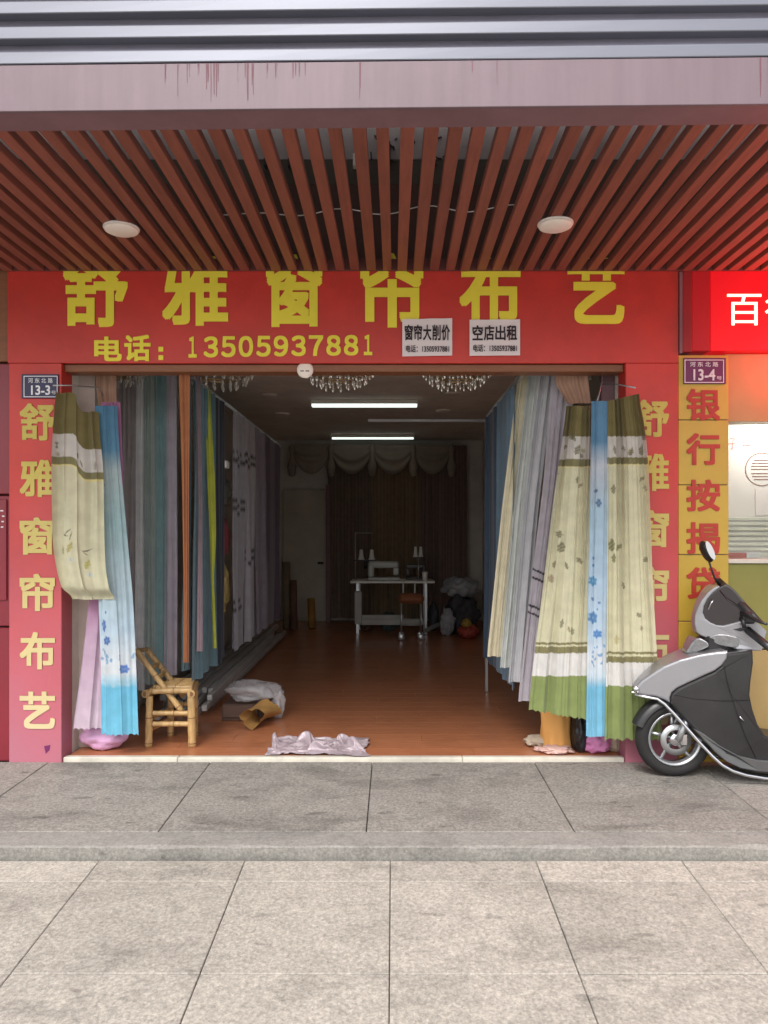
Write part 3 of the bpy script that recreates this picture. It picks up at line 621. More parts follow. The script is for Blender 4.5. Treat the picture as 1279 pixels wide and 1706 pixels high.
curtain_px('curtain', [(654, 95, 164, 4.50, 4.60), (700, 91, 166, 4.49, 4.59), (760, 88, 172, 4.49, 4.58), (900, 88, 175, 4.48, 4.55), (945, 94, 177, 4.48, 4.54), (980, 103, 184, 4.48, 4.53), (1010, 116, 186, 4.48, 4.53)],
           'cream curtain with olive header gathered up short beside the navy address plate', cl, n=3.4, amp=.032, seed=31, res=.005, group=grp, topf=lambda U: 32*smooth((U-.35)/.3), curl=.06, top_tight=.75, wob=.25)
prb = [(173, 1042, 5, 11, 0, (52, 92, 170), 2), (179, 1067, 7, 8, 0, (48, 96, 176), 2), (207, 1115, 9, 8, 10, (40, 108, 196), 2), (177, 1020, 2, 3, 0, (60, 90, 160), 1), (173, 1085, 3, 6, -30, (120, 150, 180), 1), (165, 782, 7, 9, -30, (70, 80, 90), 2), (168, 808, 9, 5, 0, (130, 140, 140), 1)]+leafset(168, 226, 1088, 1105, 16, [(130, 170, 205)], 18, (1.6, 3), 1)+leafset(168, 228, 1132, 1142, 14, [(170, 205, 220)], 19, (2, 4), 1)
cb = bands([(660, (84, 132, 164)), (750, (92, 140, 168)), (785, (172, 190, 192)), (870, (160, 190, 194)), (960, (184, 206, 214)), (1050, (190, 212, 226)), (1092, (214, 224, 230)), (1120, (220, 226, 230)), (1138, (160, 206, 224)), (1146, (112, 188, 218)), (1230, (118, 194, 222))], prb, 'all')
curtain_px('curtain', [(676, 158, 194, 4.62, 4.66), (760, 158, 199, 4.61, 4.65), (880, 160, 210, 4.60, 4.64), (1000, 163, 221, 4.59, 4.63), (1100, 166, 226, 4.58, 4.62), (1226, 167, 231, 4.57, 4.61)],
           'blue curtain with scalloped sky blue hem and dark blue flowers beside the bamboo chair', cb, n=3.2, amp=.022, seed=41, res=.005, scallop=3, group=grp)
cp = bands([(660, (170, 112, 148)), (1000, (186, 132, 168)), (1060, (204, 172, 196)), (1215, (212, 192, 206))], (), 'all')
curtain_px('curtain', [(670, 168, 200, 4.66, 4.70), (800, 166, 206, 4.66, 4.70), (1000, 148, 196, 4.65, 4.69), (1100, 137, 190, 4.64, 4.68), (1216, 121, 186, 4.63, 4.67)],
           'lavender pink curtain hanging behind the scalloped blue one above the lilac bundle', cp, n=3, amp=.012, seed=44, res=.007, scallop=3, group=grp)
# rods that carry them
def rod(pts, label, r=.004): return tag(MB().tube(pts, r, 6).build('hanging_rod', M['alu']), label, 'rod')
rod([P(88, 642, 4.44), P(120, 642, 4.52), P(165, 646, 4.72), P(172, 660, 4.74)], 'thin metal rod beside the navy address plate carrying the gathered cream curtain', .005)
rod([P(1000, 640, 4.72), P(1026, 640, 4.60), P(1058, 646, 4.43)], 'thin metal rod carrying the cream curtain that overlaps the pillar near the scooter', .005)
rod([P(1003, 614, 4.66), P(1003, 636, 4.62), P(995, 668, 4.47)], 'bent wire hook holding up the narrow blue curtain', .0035)

# --- inside, left: display curtains, first facing the street, then along the wall
XC = -1.28
def wallc(name, X, y0, y1, label, c, z0=.42, z1=2.35, n=4, amp=.035, seed=1, colf=None, gap=0, mat=None, group='display curtains on the same side as the bamboo chair', cat='curtain', yb=None):
    nv = 60; nu = max(24, int(n*12)); U, T = np.meshgrid(np.linspace(0, 1, nu), np.linspace(0, 1, nv))
    yb = yb or (y0, y1)
    w1, w2 = wav(U, T*3, n, seed); Y = (y0+(y1-y0)*U)*(1-T)+(yb[0]+(yb[1]-yb[0])*U)*T+w2*.012; Xg = X+w1*amp*(.6+.4*T); Z = z1+(z0-z1)*T+.01*np.sin(9*U)*T
    col = np.ones(U.shape+(1,))*lin(c) if colf is None else colf(U, T, Z)
    return tag(grid_mesh(name, np.stack([Xg, Y, Z], -1), nu, nv, col, mat or FAB_DARK), label, cat, group)
gl = 'display curtains on the same side as the bamboo chair'
ret = [(193, 229, 5.40, (170, 162, 163), 'taupe grey display curtain, first beside the lavender one', 5, 1190), (227, 240, 5.38, (222, 224, 224), 'narrow pale grey display curtain between taupe and grey green ones', 1.5, 1150),
       (239, 258, 5.36, (158, 170, 166), 'grey green display curtain behind the bamboo chair', 2.5, 1140), (256, 277, 5.34, (128, 158, 160), 'teal green display curtain behind the bamboo chair back', 2.5, 1128), (274, 294, 5.32, (176, 168, 178), 'mauve grey display curtain next to the dark teal one', 3, 1125)]
for i, (a_, b_, Y, c_, lab, n_, pb_) in enumerate(ret):
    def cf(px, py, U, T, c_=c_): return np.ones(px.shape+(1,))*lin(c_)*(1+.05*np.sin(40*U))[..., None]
    curtain_px('curtain', [(598, a_, b_, Y, Y-.02), (850, a_-.5, b_+.5, Y, Y-.02), (pb_, a_-1, b_+1, Y, Y-.02)], lab, cf, n=n_, amp=.024, mat=FAB_DARK, group=gl, seed=60+i, res=.012)
wallc('curtain', XC-.03, 4.76, 4.84, 'dark teal display curtain under the orange tie sash', (56, 76, 82), n=3, seed=70, z0=.5)
wallc('curtain', XC, 4.83, 5.10, 'blue teal display curtain between the orange and pink sashes', (88, 118, 128), n=3, seed=71)
wallc('curtain', XC, 5.11, 5.36, 'second teal display curtain just before the yellow green sash', (88, 114, 122), n=3, seed=72)
wallc('curtain', XC, 5.37, 5.72, 'navy blue display curtain behind the yellow green sash', (48, 54, 64), n=4, seed=73)
def stripe(c, d, zs):
    def f(U, T, Z):
        o = np.ones(U.shape+(1,))*lin(c)
        for z in zs: o = np.where((np.abs(Z-z-.02*np.sin(9*U)) < .012)[..., None], lin(d), o)
        return o
    return f
st = stripe((150, 150, 158), (40, 38, 42), (2.02, 1.95, 1.62, 1.55, .82, .75))
wallc('curtain', XC, 6.05, 6.45, 'slate grey display curtain with black woven lines beside the dark bag', (118, 118, 128), n=4, seed=74, colf=st)
wallc('curtain', XC, 6.46, 6.95, 'silver grey display curtain with black woven lines', (120, 118, 128), n=5, seed=75, colf=stripe((158, 156, 162), (40, 38, 42), (2.05, 1.98, 1.2, 1.13)))
wallc('curtain', XC, 6.96, 7.5, 'grey violet display curtain beyond the ones with black woven lines', (128, 120, 130), n=5, seed=76)
wallc('curtain', XC, 7.51, 8.6, 'dark plum display curtain above the far end of the track bundle', (92, 78, 90), n=8, seed=77)
def sash(rows, label, c, seed, n=1.5, amp=.012):
    return curtain_px('tie_sash', rows, label, lambda px, py, U, T: np.ones(px.shape+(1,))*lin(c), n=n, amp=amp, mat=FAB_DARK, cat='sash', group='loose sashes on the teal display curtains', seed=seed, res=.012)
sash([(600, 297, 317, 4.70, 4.70), (800, 303, 315, 4.68, 4.68), (1000, 306, 314, 4.66, 4.66), (1104, 305, 314, 4.66, 4.66)], 'long orange brown sash hanging among teal curtains', (150, 94, 60), 80)
sash([(625, 326, 334, 4.92, 4.92), (850, 331, 337, 4.9, 4.9), (1085, 328, 338, 4.88, 4.88)], 'slim dusty pink sash hanging among teal curtains', (150, 128, 134), 81)
sash([(650, 341, 350, 5.16, 5.16), (800, 345, 358, 5.12, 5.12), (900, 350, 360, 5.10, 5.10), (960, 351, 356, 5.10, 5.1), (1080, 355, 361, 5.1, 5.1)], 'bright yellow green sash hanging against the navy curtain', (164, 168, 62), 82)
tag(MB().box(XC-.035, XC-.012, 4.75, 8.7, 2.355, 2.385, .003).build('curtain_rail', M['alu']), 'long pale curtain rail above the teal and grey display curtains behind the bamboo chair', 'rail')
tag(MB().box(.80, .823, 4.70, 6.52, 2.355, 2.385, .003).build('curtain_rail', M['alu']), 'long pale curtain rail above the steel blue display curtain', 'rail')
# --- inside, right
gr_ = 'display curtains on the same side as the scooter'
wallc('curtain', .80, 4.98, 5.7, 'steel blue display curtain hanging nearest the cream one', (104, 128, 146), z0=.33, n=6, seed=90, group=gr_)
wallc('curtain', .80, 5.71, 6.45, 'dark blue display curtain beside the slim metal post', (66, 84, 104), z0=.31, n=6, seed=91, group=gr_)
RT = [((866, 886), (811, 838), 5.05, 1094, (206, 198, 170), 'cream display curtain next to the steel blue one', 2.5), ((882, 904), (832, 853), 4.99, 1112, (186, 190, 186), 'pale silver display curtain next to the cream one', 4),
      ((900, 926), (846, 872), 4.93, 1136, (172, 172, 176), 'grey pleated display curtain between silver and lavender ones', 4)]
for i, (t_, b_, Y, pb_, c_, lab, n_) in enumerate(RT):
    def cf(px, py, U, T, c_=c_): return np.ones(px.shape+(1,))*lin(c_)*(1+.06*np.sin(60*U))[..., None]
    curtain_px('curtain', [(600, t_[0], t_[1], Y, Y-.03), (850, (t_[0]*.45+b_[0]*.55), (t_[1]*.45+b_[1]*.55), Y, Y-.03), (pb_, b_[0], b_[1], Y, Y-.03)], lab, cf, n=n_, amp=.03, mat=FAB_DARK, group=gr_, seed=95+i, res=.01)
def lav(px, py, U, T):
    o = np.ones(px.shape+(1,))*lin((166, 160, 168))
    for y_ in (955, 968, 1014, 1026): o = np.where((np.abs(py-y_-14*(U-.5)) < 1.8)[..., None], lin((52, 46, 52)), o)
    return o
curtain_px('curtain', [(600, 920, 962, 4.86, 4.80), (800, 905, 940, 4.86, 4.79), (1000, 880, 916, 4.86, 4.78), (1168, 862, 905, 4.86, 4.78)], 'lavender grey display curtain with black woven lines beside the cream curtain', lav, n=4, amp=.03, mat=FAB_DARK, group=gr_, seed=99, res=.008)
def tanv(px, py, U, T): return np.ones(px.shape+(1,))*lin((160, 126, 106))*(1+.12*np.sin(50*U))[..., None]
curtain_px('curtain', [(598, 922, 976, 4.76, 4.74), (640, 926, 980, 4.76, 4.74), (672, 944, 984, 4.76, 4.74)], 'short tan pleated valance above the cream curtain near the lavender grey one', tanv, n=5, amp=.015, mat=FAB_DARK, group='short tan valances', seed=101, res=.008)
curtain_px('curtain', [(598, 158, 194, 4.80, 4.80), (650, 160, 194, 4.80, 4.80), (700, 166, 196, 4.80, 4.80)], 'short tan pleated valance beside the cream jamb panel near the taupe curtain', tanv, n=4, amp=.015, mat=FAB_DARK, group='short tan valances', seed=102, res=.008)
M['cream_board'] = mk('cream_board', (196, 180, 170), .6)
MB().box(PX(122, 4.83), PX(158, 4.83), 4.83, 4.85, .0, PZ(600, 4.83), .002).build('jamb_panel', M['cream_board'], shop)
MB().box(PX(1000, 4.83), XR-.002, 4.80, 4.85, .0, PZ(600, 4.83), .002).build('jamb_panel', M['beam'], shop)

# ------------------------------------------------------------------ ceiling things
ZC = 2.84
for i, px in enumerate((184, 364, 565, 761, 936)):
    Y = 5.25 if 1 <= i <= 3 else 5.15; c = Vector((PX(px, Y), Y, 2.475))
    lab = ['crystal chandelier half hidden by the taupe display curtain', 'crystal chandelier above the yellow green sash', 'crystal chandelier in the middle beside the smoke detector', 'crystal chandelier nearest the steel blue curtain', 'crystal chandelier in front of the tan valance'][i]
    o = empty('chandelier', (c.x, c.y, 2.84), lab, 'chandelier', 'crystal chandeliers')
    MB().lathe([(.06, .365), (.06, .10), (.17, .09), (.19, .06), (.17, .03), (.0, .0)], c, 20).build('base', M['gold'], o)
    for ring, (r_, z_, n_) in enumerate(((.235, .04, 26), (.19, -.01, 20), (.13, -.04, 14))):
        MB().lathe([(r_+.004, z_+.004), (r_+.004, z_+.012), (r_-.004, z_+.012), (r_-.004, z_+.004), (r_+.004, z_+.004)], c, 24).build('ring', M['gold'], o)
        m = MB()
        for k in range(n_):
            q = 2*math.pi*k/n_+ring*.1; p = (c.x+r_*math.cos(q), c.y+r_*math.sin(q), c.z+z_)
            d = random.uniform(-.006, .006)
            m.lathe([(.0, 0), (.008, -.010), (.0, -.02)], p, 5, sm=False); m.lathe([(.0, -.022), (.007, -.03), (.009, -.05+d), (.0, -.066+d)], p, 5, sm=False)
        tag(m.build('crystals', M['crystal'], o), kind='stuff')
c_ = P(508, 616, YD)
so_ = empty('smoke_detector', (c_.x, YD+.0115, c_.z), 'white round smoke detector on the brown lintel', 'smoke detector')
MB().lathe([(.050, .0), (.050, -.008), (.044, -.013), (.03, -.018), (.0, -.019)], (c_.x, YD+.0115, c_.z), 24, 'y').build('cover', M['lamp'], so_)
for d_ in (-.017, .015): MB().box(c_.x+d_-.011, c_.x+d_+.011, YD-.0085, YD-.004, c_.z-.012, c_.z-.006).build('slot', M['black'], so_)
def tubelamp(x0, x1, py, label, n):
    Y = (ZC-.06-EYE)*F/(VY-py); a_, b_ = PX(x0, Y), PX(x1, Y); o = empty('tube_light', ((a_+b_)/2, Y, ZC), label, 'light', 'fluorescent tube lights')
    MB().box(a_, b_, Y-.05, Y+.05, ZC-.045, ZC-.002, .004).build('housing', M['white'], o)
    for k in range(n): MB().tube([(a_+.01, Y-.03+.06*k/max(1, n-1), ZC-.06), (b_-.01, Y-.03+.06*k/max(1, n-1), ZC-.06)], .014, 10).build('tube', M['tubewhite'], o)
M['tubewhite'] = mk('tube_glass', (240, 246, 242), .25, var=0, spec=.8, emit=((225, 240, 232), .65))
tubelamp(518, 696, 676, 'twin white fluorescent tube light in the middle of the shop ceiling', 2)
tubelamp(552, 690, 731, 'dim single tube light near the back of the shop ceiling', 1)
Yr = 6.56; tag(MB().box(PX(613, Yr), .80, Yr, Yr+.03, PZ(703, Yr), PZ(698, Yr), .003).build('cross_rail', M['alu']), 'thin horizontal metal rail crossing the ceiling to the slim metal post', 'rail')
tag(MB().box(.795, .82, Yr-.02, Yr+.02, 0, 2.36, .003).build('post', M['alu']), 'slim metal post beside the dark blue display curtain', 'post')
for px, py in ((447, 659), (470, 690), (755, 656), (738, 685)):
    Y = (ZC-.01-EYE)*F/(VY-py); MBx = MB().lathe([(.09, 0), (.085, -.012), (.0, -.014)], (PX(px, Y), Y, ZC-.001), 20).build('downlight', M['lamp'])
    tag(MBx, 'small round recessed downlight in the dark shop ceiling', 'light', 'recessed downlights')

def crumple(name, c, rx, ry, rz, mat, label, cat, seed, flat=.0, n=3, amp=.35, group=None, parent=None, fr=2.6):
    bm = bmesh.new(); bmesh.ops.create_icosphere(bm, subdivisions=n+1, radius=1)
    for v in bm.verts:
        d = v.co.normalized(); q = d*fr+Vector((seed*3.1, seed*1.7, 0))
        rr = 1+amp*(mnoise.noise(q)+.5*abs(mnoise.noise(q*2.3))+.3*mnoise.noise(q*4.7))
        z = d.z*rr
        v.co = Vector((c[0]+d.x*rr*rx, c[1]+d.y*rr*ry, c[2]+max(-.96, z)*rz+rz))
    me = bpy.data.meshes.new(name); bm.to_mesh(me); bm.free(); o = link(name, me, mat, parent, True)
    zm = min(v.co.z for v in me.vertices)
    for v in me.vertices: v.co.z += c[2]-zm+.001
    if parent is None: tag(o, label, cat, group)
    return o
# ------------------------------------------------------------------ back of the shop
def backc(rows, label, c, n, seed, amp=.04, cat='curtain', grp=None):
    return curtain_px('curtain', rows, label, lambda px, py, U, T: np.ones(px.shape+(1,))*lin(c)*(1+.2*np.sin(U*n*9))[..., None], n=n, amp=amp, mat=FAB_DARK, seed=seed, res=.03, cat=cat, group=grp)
YV = 11.7
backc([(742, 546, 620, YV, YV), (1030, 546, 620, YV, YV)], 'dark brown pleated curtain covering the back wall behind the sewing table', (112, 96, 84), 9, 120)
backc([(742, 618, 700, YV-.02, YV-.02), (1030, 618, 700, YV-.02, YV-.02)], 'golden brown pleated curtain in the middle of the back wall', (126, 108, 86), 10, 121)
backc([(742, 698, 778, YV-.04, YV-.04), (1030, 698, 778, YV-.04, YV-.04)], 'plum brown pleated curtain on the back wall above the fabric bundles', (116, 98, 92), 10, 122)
M['swag'] = mk('swag_fabric', (150, 138, 124), .8)
vo_ = empty('swag_valance', P(630, 740, YV-.1), 'grey swagged valance with tassels across the back wall', 'valance')
cxs = [486, 551, 620, 688, 752]
for i in range(4):
    a_, b_ = cxs[i], cxs[i+1]; nu, nv = 24, 14; vs = []; fs = []
    for j in range(nv+1):
        for k in range(nu+1):
            u = k/nu; t = j/nv; s_ = 4*u*(1-u); py = 740+t*(12+38*s_**.8); vs.append(P(a_+(b_-a_)*u, py, YV-.1-.05*s_*(1-abs(2*t-1))-.025*math.sin(t*16)*s_))
    for j in range(nv):
        for k in range(nu): fs.append((j*(nu+1)+k, j*(nu+1)+k+1, (j+1)*(nu+1)+k+1, (j+1)*(nu+1)+k))
    MB().add(vs, fs, True).build('swag', M['swag'], vo_)
for x in cxs: MB().lathe([(.0, 0), (.05, -.06), (.03, -.2), (.07, -.36), (.05, -.5), (.0, -.52)], P(x, 738, YV-.14), 10).build('tassel', M['swag'], vo_)
M['door'] = mk('door_paint', (176, 168, 152), .6)
dr = empty('interior_door', (PX(508, YV), YV, 0), 'pale plain interior door behind the fabric bolts', 'door')
MB().box(PX(470, YV), PX(542, YV), YV+.1, YV+.14, 0.002, PZ(815, YV), .004).build('leaf', M['door'], dr)
MB().tube([P(537, 938, YV+.1), P(537, 938, YV+.03), P(529, 938, YV+.02)], .018, 8).build('handle', M['black'], dr)
MB().box(PX(543, YV), PX(550, YV), YV-.02, YV+.14, .002, PZ(808, YV), .004).build('door_frame', M['beam'], dr)
# sewing table with machine
YT = 10.3; tz = PZ(968, YT)
tb = empty('sewing_table', (PX(650, YT), YT, 0), 'white sewing table with open metal frame at the back of the shop', 'table')
xa, xb = PX(583, YT), PX(724, YT)
M['white_worn'] = mk('worn_white', (168, 166, 160), .5, var=.15)
MB().box(xa, xb, YT-.02, YT+.55, tz-.03, tz, .006).build('table_top', M['white'], tb)
for x in (xa+.1, xb-.12):
    for y in (YT+.04, YT+.48): MB().box(x-.02, x+.02, y-.02, y+.02, .0, tz-.03, .003).build('leg', M['alu'], tb)
MB().box(xa+.1, xb-.12, YT+.03, YT+.06, .12, .20, .003).build('rail', M['white_worn'], tb)
MB().box(xa+.08, xb-.42, YT+.1, YT+.14, PZ(1038, YT), PZ(1026, YT), .003).build('treadle', M['white_worn'], tb)
MB().box(xa+.06, xa+.16, YT-.01, YT+.02, PZ(1040, YT), PZ(985, YT), .01).build('side_panel', M['white_worn'], tb)
smx = empty('sewing_machine', (PX(635, YT), YT+.2, tz), 'grey sewing machine on the white sewing table', 'sewing machine')
M['machine'] = mk('machine_paint', (186, 190, 186), .4)
MB().box(PX(612, YT), PX(666, YT), YT+.12, YT+.32, tz+.001, tz+.04, .01).build('bed', M['machine'], smx)
MB().box(PX(612, YT), PX(622, YT), YT+.15, YT+.29, tz+.041, tz+.24, .02).build('pillar', M['machine'], smx)
MB().box(PX(612, YT), PX(664, YT), YT+.16, YT+.28, tz+.17, tz+.26, .02).build('arm', M['machine'], smx)
MB().box(PX(655, YT), PX(664, YT), YT+.17, YT+.27, tz+.07, tz+.172, .01).build('needle_head', M['machine'], smx)
MB().lathe([(.0, -.02), (.06, -.02), (.06, .02), (.0, .02)], (PX(608, YT), YT+.22, tz+.21), 14, 'x').build('hand_wheel', M['black'], smx)
for px, dz, lab in ((600, .28, 'white thread cone under the tall post of the thread rack'), (618, .28, 'white thread cone standing beside another on the thread rack'), (693, .32, 'slim white thread cone on the small shelf, nearer the grey sewing machine'), (702, .32, 'slim white thread cone on the small shelf, nearer the white cup')):
    b = (PX(px, YT), YT+.3, tz+dz); s_ = .75 if px > 650 else 1
    tag(MB().lathe([(.045*s_, 0), (.045*s_, .012), (.035*s_, .03), (.022*s_, .14), (.012*s_, .145)], b, 12).build('thread_cone', M['white']), lab, 'thread cone', 'thread cones')
rk = empty('thread_rack', (PX(600, YT), YT+.3, tz), 'thin metal thread rack standing on the sewing table', 'rack')
MB().tube([(PX(590, YT), YT+.3, tz), (PX(590, YT), YT+.3, PZ(886, YT))], .009, 6).build('post', M['alu'], rk)
MB().tube([(PX(590, YT), YT+.3, PZ(888, YT)), (PX(620, YT), YT+.3, PZ(888, YT))], .008, 6).build('arm', M['alu'], rk)
MB().box(PX(588, YT), PX(626, YT), YT+.24, YT+.36, tz+.265, tz+.279).build('shelf', M['black'], rk)
MB().box(PX(688, YT), PX(708, YT), YT+.26, YT+.34, tz+.30, tz+.319).build('shelf', M['black'], rk)
MB().tube([(PX(698, YT), YT+.3, tz), (PX(698, YT), YT+.3, tz+.3)], .009, 6).build('post', M['alu'], rk)
cup = tag(MB().lathe([(.03, 0), (.042, .12), (.038, .12), (.028, .01), (.0, .01)], (PX(708, YT), YT+.1, tz+.001), 14).build('cup', M['white']), 'small white cup on the sewing table near the castor stool', 'cup')
M['machine_dark'] = mk('machine_dark', (64, 62, 60), .4)
s2 = empty('sewing_machine', (PX(690, YT), YT+.3, tz), 'dark older sewing machine beside the cup on the white sewing table', 'sewing machine')
MB().box(PX(676, YT), PX(712, YT), YT+.36, YT+.5, tz+.001, tz+.035, .008).build('bed', M['machine_dark'], s2); MB().box(PX(704, YT), PX(711, YT), YT+.38, YT+.48, tz+.036, tz+.2, .015).build('pillar', M['machine_dark'], s2)
MB().box(PX(677, YT), PX(711, YT), YT+.39, YT+.47, tz+.15, tz+.22, .015).build('arm', M['machine_dark'], s2); MB().box(PX(677, YT), PX(683, YT), YT+.40, YT+.46, tz+.06, tz+.151, .008).build('needle_head', M['machine_dark'], s2)
for px_, w_, h_, c_, lab_ in ((610, .09, .1, (96, 70, 60), 'brown fabric bundle stuffed under the white sewing table'), (648, .12, .13, (70, 84, 80), 'dark green fabric bundle stuffed under the white sewing table'), (722, .07, .2, (70, 72, 76), 'grey fabric bundle standing between table leg and pale bundle')):
    crumple('fabric_bundle', (PX(px_, YT+.35), YT+.35, 0), w_, .12, h_, mk('bundle', c_, .8, var=.3), lab_, 'fabric', px_ % 17, amp=.25)
for px_, Y_, r_, h_, c_, lab_ in ((478, 10.9, .06, .95, (122, 104, 84), 'tall beige fabric bolt leaning by the interior door'), (490, 10.7, .05, .7, (104, 74, 60), 'brown fabric bolt standing beside the beige one'), (520, 10.9, .055, .42, (150, 110, 50), 'short ochre fabric bolt standing in front of the interior door')):
    tag(MB().tube([(PX(px_, Y_), Y_, .002), (PX(px_, Y_)-.03, Y_+.12, h_)], r_, 14).build('fabric_bolt', mk('bolt', c_, .8, var=.2)), lab_, 'fabric bolt')
# stool on castors
YS = 9.62; stl = empty('stool', (PX(684, YS), YS, 0), 'small castor stool with brown seat and two white back rods', 'stool')
M['brown_seat'] = mk('brown_cushion', (140, 84, 54), .7)
xa, xb = PX(666, YS), PX(704, YS)
MB().box(xa-.02, xb+.02, YS, YS+.3, PZ(1006, YS), PZ(991, YS), .04).build('seat', M['brown_seat'], stl)
for x in (xa+.02, xb-.02):
    for y in (YS+.03, YS+.27):
        MB().tube([(x, y, .06), (x, y, PZ(1006, YS))], .012, 6).build('leg', M['alu'], stl)
        MB().lathe([(.0, -.015), (.035, -.015), (.045, -.008), (.045, .008), (.035, .015), (.0, .015)], (x, y, .045), 14, 'y').build('castor', M['alu'], stl)
for x in (PX(672, YS), PX(692, YS)): MB().tube([(x, YS+.28, PZ(995, YS)), (x, YS+.29, PZ(970, YS))], .01, 6).build('back_rod', M['white'], stl)
MB().tube([(xa+.02, YS+.03, .2), (xb-.02, YS+.03, .2)], .01, 6).build('stretcher', M['alu'], stl)

M['pile_white'] = mk('pile_white', (150, 150, 154), .8, var=.4, vs=9); M['pile_dark'] = mk('pile_dark', (60, 58, 62), .8, var=.5, vs=8); M['pile_red'] = mk('red_cloth', (150, 58, 42), .7); M['pile_yellow'] = mk('yellow_cloth', (160, 130, 50), .7)
crumple('fabric_bundle', (PX(770, 10.4), 10.4, 0), .22, .3, .26, M['pile_dark'], 'dark patterned fabric bundle on the floor beside the sewing table', 'fabric', 1)
crumple('fabric_bundle', (PX(768, 10.4), 10.45, .5), .23, .25, .13, M['pile_white'], 'white and grey fabric bundle heaped on top of the dark one', 'fabric', 2)
crumple('fabric_bundle', (PX(745, 10.2), 10.15, 0), .09, .1, .18, M['pile_white'], 'small pale fabric bundle leaning at the foot of the dark one', 'fabric', 5)
crumple('cloth', (PX(780, 9.9), 9.85, 0), .13, .12, .09, M['pile_red'], 'bright red cloth lying at the foot of the fabric bundles', 'cloth', 3)
crumple('cloth', (PX(775, 9.9), 9.78, .16), .06, .06, .05, M['pile_yellow'], 'yellow cloth scrap on top of the red cloth', 'cloth', 4)
tag(MB().tube([P(708, 1051, 9.9)*1, P(760, 1026, 10.9)], .03, 8).build('floor_pole', M['alu']), 'grey pole lying on the floor beside the castor stool', 'pole')

# ------------------------------------------------------------------ left floor: rails, bag, paper tube
M['rail_grey'] = mk('rail_grey', (186, 184, 180), .4, metal=.2, var=.1, rnd=.25)
q = random.Random(5)
for i in range(24):
    u = i % 8; lv = i//8; x0 = -1.78+u*.05+lv*.02+q.uniform(-.012, .012); x1 = -1.80+u*.05+q.uniform(-.03, .03); y0 = 5.5+q.uniform(0, .5)+(.1*lv); y1 = 9.6+q.uniform(-.8, .7); z = .026+lv*.05-u*.001
    d = (x1-x0)/(y1-y0); m = MB().box(-.02, .02, 0, y1-y0, -.022, .022, .004)
    m.v = [(x0+x+d*y, y0+y, z+zz) for x, y, zz in m.v]
    tag(m.build('curtain_track', M['rail_grey']), 'grey curtain track lying in the long bundle on the floor behind the chair', 'track', 'curtain tracks bundled on the floor')
M['tubepaper'] = mk('kraft_paper', (176, 134, 76), .7, var=.12); M['box_dark'] = mk('dark_box', (92, 70, 60), .7)
tb_ = empty('cardboard_box', (-1.0, 5.6, 0), 'low dark cardboard box under the clear plastic bag', 'box')
MB().box(PX(372, 5.55), PX(446, 5.55), 5.5, 5.85, .001, .12, .006).build('carton', M['box_dark'], tb_); MB().box(PX(372, 5.55)+.01, PX(446, 5.55)-.06, 5.48, 5.5, .03, .115, .003).build('flap', M['box_dark'], tb_)
# crumpled kraft paper roll
n = 20; vs = []; fs = []
for j in range(9):
    t = j/8
    for k in range(n):
        a_ = 2*math.pi*k/n; rr = .072+.012*math.sin(3*a_+t*2)+.006*math.sin(7*a_+3*t)-.01*(1-t); vs.append((PX(432, 5.35)+.11*(t-.5)*.6+rr*1.15*math.cos(a_), 5.24+.26*t+.03*math.cos(a_), .076+rr*math.sin(a_)*(.92)+.01*math.sin(5*t+a_)))
for j in range(8):
    for k in range(n): fs.append((j*n+k, j*n+(k+1) % n, (j+1)*n+(k+1) % n, (j+1)*n+k))
mz = min(v[2] for v in vs); vs = [(x, y, z-mz+.002) for x, y, z in vs]
tag(MB().add(vs, fs, True).build('paper_roll', M['tubepaper']), 'crumpled brown kraft paper roll in front of the plastic bag', 'paper roll')
bagm = mk('clear_plastic', (214, 212, 214), .16, var=.12, vs=9, alpha=.4, spec=1.0, bump=.35, bs=9)
crumple('plastic_bag', (PX(418, 5.5), 5.6, .125), .19, .13, .075, bagm, 'clear crumpled plastic bag lying on the dark cardboard box', 'bag', 11, amp=.42, fr=1.25)
crumple('plastic_bag', (PX(462, 5.6), 5.62, .0), .05, .06, .10, bagm, 'small clear plastic bag standing next to the dark cardboard box', 'bag', 13, amp=.4, fr=1.3)
# things hanging in the gap of the left curtains
M['bag_olive'] = mk('bag_dark', (66, 66, 58), .7, var=.2); M['maroon_cloth'] = mk('maroon_cloth', (110, 44, 52), .8); M['khaki'] = mk('khaki_cloth', (140, 122, 72), .8)
crumple('hanging_bag', (-1.33, 5.86, PZ(842, 5.86)), .07, .11, .11, M['bag_olive'], 'dark olive bag hanging in the gap between navy and slate curtains', 'bag', 21, amp=.25)
tag(MB().box(-1.32, -1.27, 5.76, 5.86, PZ(780, 5.8), PZ(768, 5.8), .004).build('switch_box', M['white']), 'small white box fixed above the dark olive bag', 'box')
crumple('hanging_cloth', (-1.33, 5.86, PZ(930, 5.86)), .05, .09, .17, M['maroon_cloth'], 'maroon cloth hanging below the dark olive bag', 'cloth', 22, amp=.2)
crumple('hanging_cloth', (-1.33, 5.86, PZ(1022, 5.86)), .05, .08, .2, M['khaki'], 'khaki cloth hanging below the maroon one', 'cloth', 23, amp=.3)

